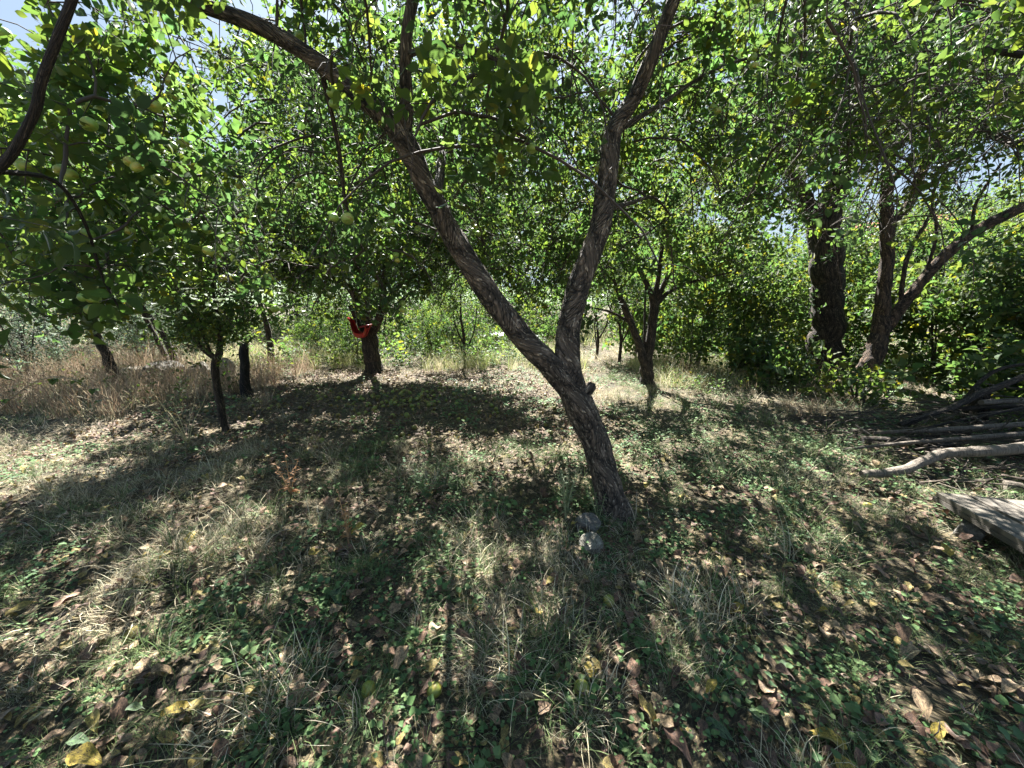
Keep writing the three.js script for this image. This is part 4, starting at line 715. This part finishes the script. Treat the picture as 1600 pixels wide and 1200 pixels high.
rock('rubble_block', 'square pale block behind the slim young tree stem', -6.62, -8.0, 0.28, 0.25, 0.22, 9.2, M.paleStone, 0.14);
rock('rubble_block', 'white topped block showing right of the slim tree stem', -6.2, -8.15, 0.22, 0.28, 0.2, 12.4, M.paleStone, 0.16);
{
  const p = shade(new THREE.Mesh(limbGeo([[0.03, -0.15, 0, 0.088], [0.01, 0.2, 0, 0.082], [0.06, 0.6, 0, 0.072], [0.09, 0.86, 0, 0.066], [0.092, 0.885, 0, 0.054]], 14, 0.03, { seed: 44, amp: 0.2, flute: 1.5 }), M.charred));
  p.name = 'charred_post'; p.position.set(-4.63, 0, -6.5); scene.add(p); tag(p, 'black charred stump post right of the slim young tree', 'post');
}
{ // low wooden platform of boards on blocks
  const t = thing('wooden_platform', 'weathered grey wooden platform of boards near the wood pile', 'platform', [3.06, 0, -2.28]);
  t.rotation.y = Math.atan2(-(-2.61 + 1.97), 3.1 - 2.96) + Math.PI; // near edge runs along local x
  const d = V(3.10 - 2.96, 0, -2.61 + 1.97).normalize(); t.rotation.y = Math.atan2(-d.z, d.x);
  setSeed(3300);
  const L = 1.5;                                             // local x: along the near edge; local +z: away from the viewer's middle, to the right
  for (let k = 0; k < 5; k++) {
    const w = 0.196, g = new THREE.BoxGeometry(L + rr(-0.02, 0.02), 0.032, w - 0.014, 12, 1, 2), p = g.attributes.position, u = g.attributes.uv;
    for (let i = 0; i < p.count; i++) { p.setY(i, p.getY(i) + 0.006 * nz(p.getX(i) * 2 + k, p.getZ(i) * 6, k)); u.setXY(i, p.getX(i) / 1.2 + k * 0.31, p.getZ(i) / 0.6 + k * 0.37); }
    g.computeVertexNormals();
    const m = part(t, 'plank', g, k % 2 ? M.plank : M.plankB); m.position.set(-0.42 + rr(-0.01, 0.01), 0.2 + rr(-0.003, 0.003), 0.1 + k * w); m.rotation.x = rr(-0.012, 0.012);
  }
  const edge = new THREE.BoxGeometry(L + 0.04, 0.03, 0.022, 8, 1, 1); const e = part(t, 'edge_board', edge, M.plank); e.position.set(-0.42, 0.166, 0.014);
  for (const x of [-1.0, -0.3, 0.2]) { const b = part(t, 'batten', new THREE.BoxGeometry(0.07, 0.045, 0.95), M.plank); b.position.set(x, 0.158, 0.5); }
}
rock('stone_block', 'grey block propping up the near edge of the wooden platform', 3.13, -2.36, 0.075, 0.1, 0.06, 2.2, M.stone, 0.05);
rock('stone_block', 'grey block under the inner corner of the wooden platform', 3.75, -2.6, 0.08, 0.1, 0.08, 5.2, M.stone, 0.04);

const logs = [
  ['fallen_log', 'thick grey crooked log lying at the front of the wood pile', [[3.2, 0.05, -3.26, 0.034], [3.55, 0.09, -3.25, 0.042], [4.0, 0.19, -3.38, 0.045], [4.35, 0.25, -3.32, 0.048], [5.1, 0.34, -3.3, 0.052]], 'deadWood'],
  ['fallen_branch', 'long straight pale pole lying above the thick crooked log', [[3.55, 0.03, -3.9, 0.0140], [4.1, 0.11, -3.87, 0.0187], [4.65, 0.2, -3.78, 0.0218], [5.5, 0.33, -3.65, 0.0265]], 'deadWood'],
  ['fallen_branch', 'pale pole parallel to and behind the long straight one', [[4.2, 0.1, -4.25, 0.0203], [4.83, 0.2, -4.08, 0.0257], [5.9, 0.33, -3.95, 0.0312]], 'deadWood'],
  ['fallen_branch', 'grey flattened log lying half buried behind the pale pole', [[3.95, 0.07, -4.1, 0.0390], [4.35, 0.08, -4.02, 0.0429], [4.75, 0.09, -3.85, 0.0468]], 'deadDark'],
  ['fallen_branch', 'short pale stick pointing up at the left tip of the wood pile', [[4.07, 0.16, -4.35, 0.0125], [4.13, 0.1, -4.26, 0.0140], [4.2, 0.04, -4.18, 0.0140]], 'deadWood'],
  ['fallen_branch', 'dark bough slanting up to the top of the pile', [[4.75, 0.12, -4.5, 0.0273], [5.29, 0.31, -4.5, 0.0328], [5.7, 0.53, -4.5, 0.0351], [6.6, 1.0, -4.4, 0.0390]], 'deadDark'],
  ['fallen_branch', 'long dark branch sloping under the dark bough', [[4.85, 0.06, -4.55, 0.0156], [5.55, 0.36, -4.62, 0.0195], [6.4, 0.78, -4.6, 0.0234]], 'deadDark'],
  ['fallen_branch', 'thin grey branch crossing the middle of the pile', [[4.9, 0.12, -4.35, 0.0125], [5.52, 0.3, -4.3, 0.0156], [6.2, 0.44, -4.3, 0.0187]], 'deadDark'],
  ['fallen_log', 'pale log with a cut end at the back of the pile', [[5.68, 0.4, -4.5, 0.0312], [6.2, 0.42, -4.5, 0.0328], [7.0, 0.4, -4.4, 0.0351]], 'deadWood'],
  ['fallen_branch', 'short split stick leaning in the middle of the pile', [[5.26, 0.32, -4.2, 0.0109], [5.4, 0.22, -4.2, 0.0125], [5.52, 0.1, -4.18, 0.0125]], 'deadWood'],
  ['fallen_branch', 'thin straight stick lying below the thick crooked log', [[3.95, 0.045, -3.14, 0.0062], [4.2, 0.05, -3.16, 0.0070], [4.45, 0.055, -3.16, 0.0070]], 'deadWood'],
  ['fallen_log', 'short thick round log lying behind the wooden platform', [[4.2, 0.06, -3.02, 0.0429], [4.3, 0.062, -2.96, 0.0452], [4.5, 0.07, -2.86, 0.0468]], 'deadWood'],
  ['fallen_branch', 'dark low branch filling the hollow under the pile', [[4.3, 0.1, -3.7, 0.0234], [5.0, 0.12, -3.6, 0.0312], [5.8, 0.2, -3.7, 0.0312]], 'deadDark'],
  ['fallen_branch', 'dark branch lying crosswise at the back of the pile', [[5.2, 0.1, -4.9, 0.0234], [5.7, 0.3, -4.6, 0.0273], [6.3, 0.5, -4.0, 0.0234]], 'deadDark'],
  ['fallen_branch', 'bent dark branch tangled behind the stump of the pile', [[6.0, 0.2, -5.0, 0.0234], [6.4, 0.7, -5.0, 0.0234], [6.9, 0.9, -4.8, 0.0195], [7.4, 1.4, -4.7, 0.0156]], 'deadDark'],
];
logs.forEach(([n, label, L, mat], i) => {
  const o = L[0], g = limbGeo(L.map((q) => [q[0] - o[0], q[1], q[2] - o[2], q[3]]), 12, 0.04, { seed: i * 5.3, capStart: true, wob: 0.35, amp: 0.1, flute: 0.3 });
  const m = shade(new THREE.Mesh(g, M[mat])); m.name = numbered(n); m.position.set(o[0], 0, o[2]); scene.add(m); tag(m, label, n === 'fallen_log' ? 'log' : 'branch', 'wood pile');
});
{
  const s = shade(new THREE.Mesh(limbGeo([[0.05, -0.1, 0, 0.17], [0.02, 0.1, 0, 0.12], [0, 0.3, 0, 0.1], [-0.03, 0.46, 0, 0.09], [-0.04, 0.5, 0, 0.05]], 18, 0.03, { seed: 61, amp: 0.35, flute: 1.5 }), M.deadDark));
  s.name = 'tree_stump'; s.position.set(5.97, 0, -4.75); scene.add(s); tag(s, 'grey broken stump standing up in the wood pile', 'stump', 'wood pile');
  setSeed(3400);
  const b = stuff('brushwood', 'thin dead twigs and chips heaped round the wood pile', 'brushwood'), gb = new GB();
  for (let i = 0; i < 520; i++) { const x = rr(3.6, 7), z = rr(-5.2, -3.0), h = Math.min(0.45, Math.max(0.02, (x - 3.6) * 0.16)), a = rr(-0.6, 0.6) + (rnd() < 0.3 ? 1.5 : 0), L = rr(0.15, 0.8), y = gh(x, z) + 0.02 + rnd() * h, r = rr(0.003, 0.011); tube(gb, [V(x, y, z), V(x + Math.cos(a) * L * 0.5, y + rr(-0.03, 0.06), z + Math.sin(a) * L * 0.5), V(x + Math.cos(a) * L, Math.max(0.02, y + rr(-0.08, 0.16)), z + Math.sin(a) * L)], [r, r * 0.9, r * 0.6], 5, { cap: true }); }
  part(b, 'dead_twigs', gb.geo(), M.greyBark, 'stuff');
}
{ // red child's swing seat hanging against the old apple trunk
  const t = thing('swing_seat', 'red plastic child swing seat hanging against the old apple trunk', 'swing seat', [-3.36, 0.98, -8.6]);
  const gb = new GB(), prof = new THREE.CatmullRomCurve3([V(-0.27, 0.26, 0), V(-0.2, 0.13, 0), V(-0.16, -0.08, 0), V(-0.1, -0.17, 0), V(0.06, -0.18, 0), V(0.11, -0.1, 0), V(0.14, 0.02, 0)]);
  for (const off of [0, 0.014]) { const b0 = gb.count; for (let i = 0; i <= 18; i++) for (let j = 0; j <= 10; j++) { const q = prof.getPoint(i / 18), v = j / 5 - 1, rim = Math.pow(Math.abs(v), 4), w = 0.15 * (i < 5 ? 0.55 + 0.09 * i : 1); gb.p.push(q.x + (off ? 0.008 : 0) + rim * 0.02, q.y + off + rim * 0.1 * smooth(0, 6, i), v * w); gb.u.push(i / 18, j / 10); } for (let i = 0; i < 18; i++) for (let j = 0; j < 10; j++) { const a = b0 + i * 11 + j; gb.i.push(a, a + 11, a + 1, a + 1, a + 11, a + 12); } }
  part(t, 'seat', gb.geo(), M.red);
  const rod = (name, P, r, mat) => { const q = new GB(); tube(q, new THREE.CatmullRomCurve3(P.map((p) => V(...p))).getPoints(12), Array(13).fill(r), 8, { cap: true, capStart: true }); return part(t, name, q.geo(), mat); };
  rod('front_bar', [[0.02, 0.06, -0.14], [0.2, 0.1, -0.13], [0.25, 0.11, 0], [0.2, 0.1, 0.13], [0.02, 0.06, 0.14]], 0.016, M.red);
  rod('bar_post', [[0.24, 0.1, 0], [0.17, 0.0, 0.0], [0.1, -0.12, 0]], 0.013, M.red);
  for (const s of [-1, 1]) rod('rope', [[-0.02, 0.07, s * 0.14], [-0.08, 0.4, s * 0.06 - 0.04], [-0.2, 0.95, -0.1 + s * 0.02]], 0.006, M.rope);
}
// ---------------------------------------------------------------- beyond the trees
{
  const t = thing('covered_stack', 'low dark stack under a pale grey sheet far beyond the leaning trunk', 'stack', [-0.35, 0, -13.5]);
  const b = part(t, 'stack_body', new THREE.BoxGeometry(1.0, 0.42, 0.8), M.darkBoard); b.position.y = 0.2;
  const g = new THREE.PlaneGeometry(1.25, 1.05, 16, 12).rotateX(-Math.PI / 2), p = g.attributes.position; for (let i = 0; i < p.count; i++) p.setY(i, 0.44 + 0.05 * nz(p.getX(i) * 3, p.getZ(i) * 3, 2) - 0.3 * smooth(0.44, 0.64, Math.abs(p.getX(i))) + 0.04); g.computeVertexNormals();
  const c = part(t, 'cover_sheet', g, M.metalRoof.clone()); c.material.side = THREE.DoubleSide;
}
{
  const t = thing('house', 'distant house whose red roof shows between the right-hand stems', 'house', [31, 0, -33]); t.rotation.y = 0.6;
  const w = part(t, 'wall', new THREE.BoxGeometry(9, 5.4, 7), M.plaster); w.position.y = 2.7;
  const sh = new THREE.Shape([new THREE.Vector2(-5, 0), new THREE.Vector2(5, 0), new THREE.Vector2(0, 2.6)]), r = part(t, 'roof', new THREE.ExtrudeGeometry(sh, { depth: 8, bevelEnabled: false }).translate(0, 5.42, -4), M.roofRed);
  part(r, 'chimney', new THREE.BoxGeometry(0.6, 1.4, 0.6).translate(1.5, 7.8, 1), M.plaster);
  for (const [x, y] of [[-2.8, 1.6], [0, 1.6], [2.8, 1.6], [-2.8, 4.1], [0, 4.1], [2.8, 4.1]]) { const f = part(t, 'window', new THREE.BoxGeometry(1.1, 1.3, 0.1), M.plaster); f.position.set(x, y, 3.52); const pn = part(f, 'pane', new THREE.BoxGeometry(0.9, 1.1, 0.06), M.glass); pn.position.z = 0.04; }
}
{ // low hill on the horizon
  const gb = new GB(), N = 90, K = 12;
  for (let j = 0; j <= K; j++) for (let i = 0; i <= N; i++) { const a = Math.PI * (-0.1 + 1.2 * i / N), r = 190 + j * 14, h = Math.sin(j / K * Math.PI / 2) * (13 + 7 * fbm(i * 0.08, 3.3, 1.1)) + (j ? 1.2 * nz(i * 0.9, j * 0.9, 2) : -1); gb.p.push(Math.cos(a) * r, h, -Math.sin(a) * r); gb.u.push(i, j); }
  for (let j = 0; j < K; j++) for (let i = 0; i < N; i++) { const a = j * (N + 1) + i; gb.i.push(a, a + 1, a + N + 1, a + 1, a + N + 2, a + N + 1); }
  const m = shade(new THREE.Mesh(gb.geo(), new THREE.MeshStandardMaterial({ color: C(0.1, 0.14, 0.07), roughness: 1, side: THREE.DoubleSide }))); m.name = 'hill'; m.userData.kind = 'structure'; scene.add(m);
}
renderer.render(scene, camera);
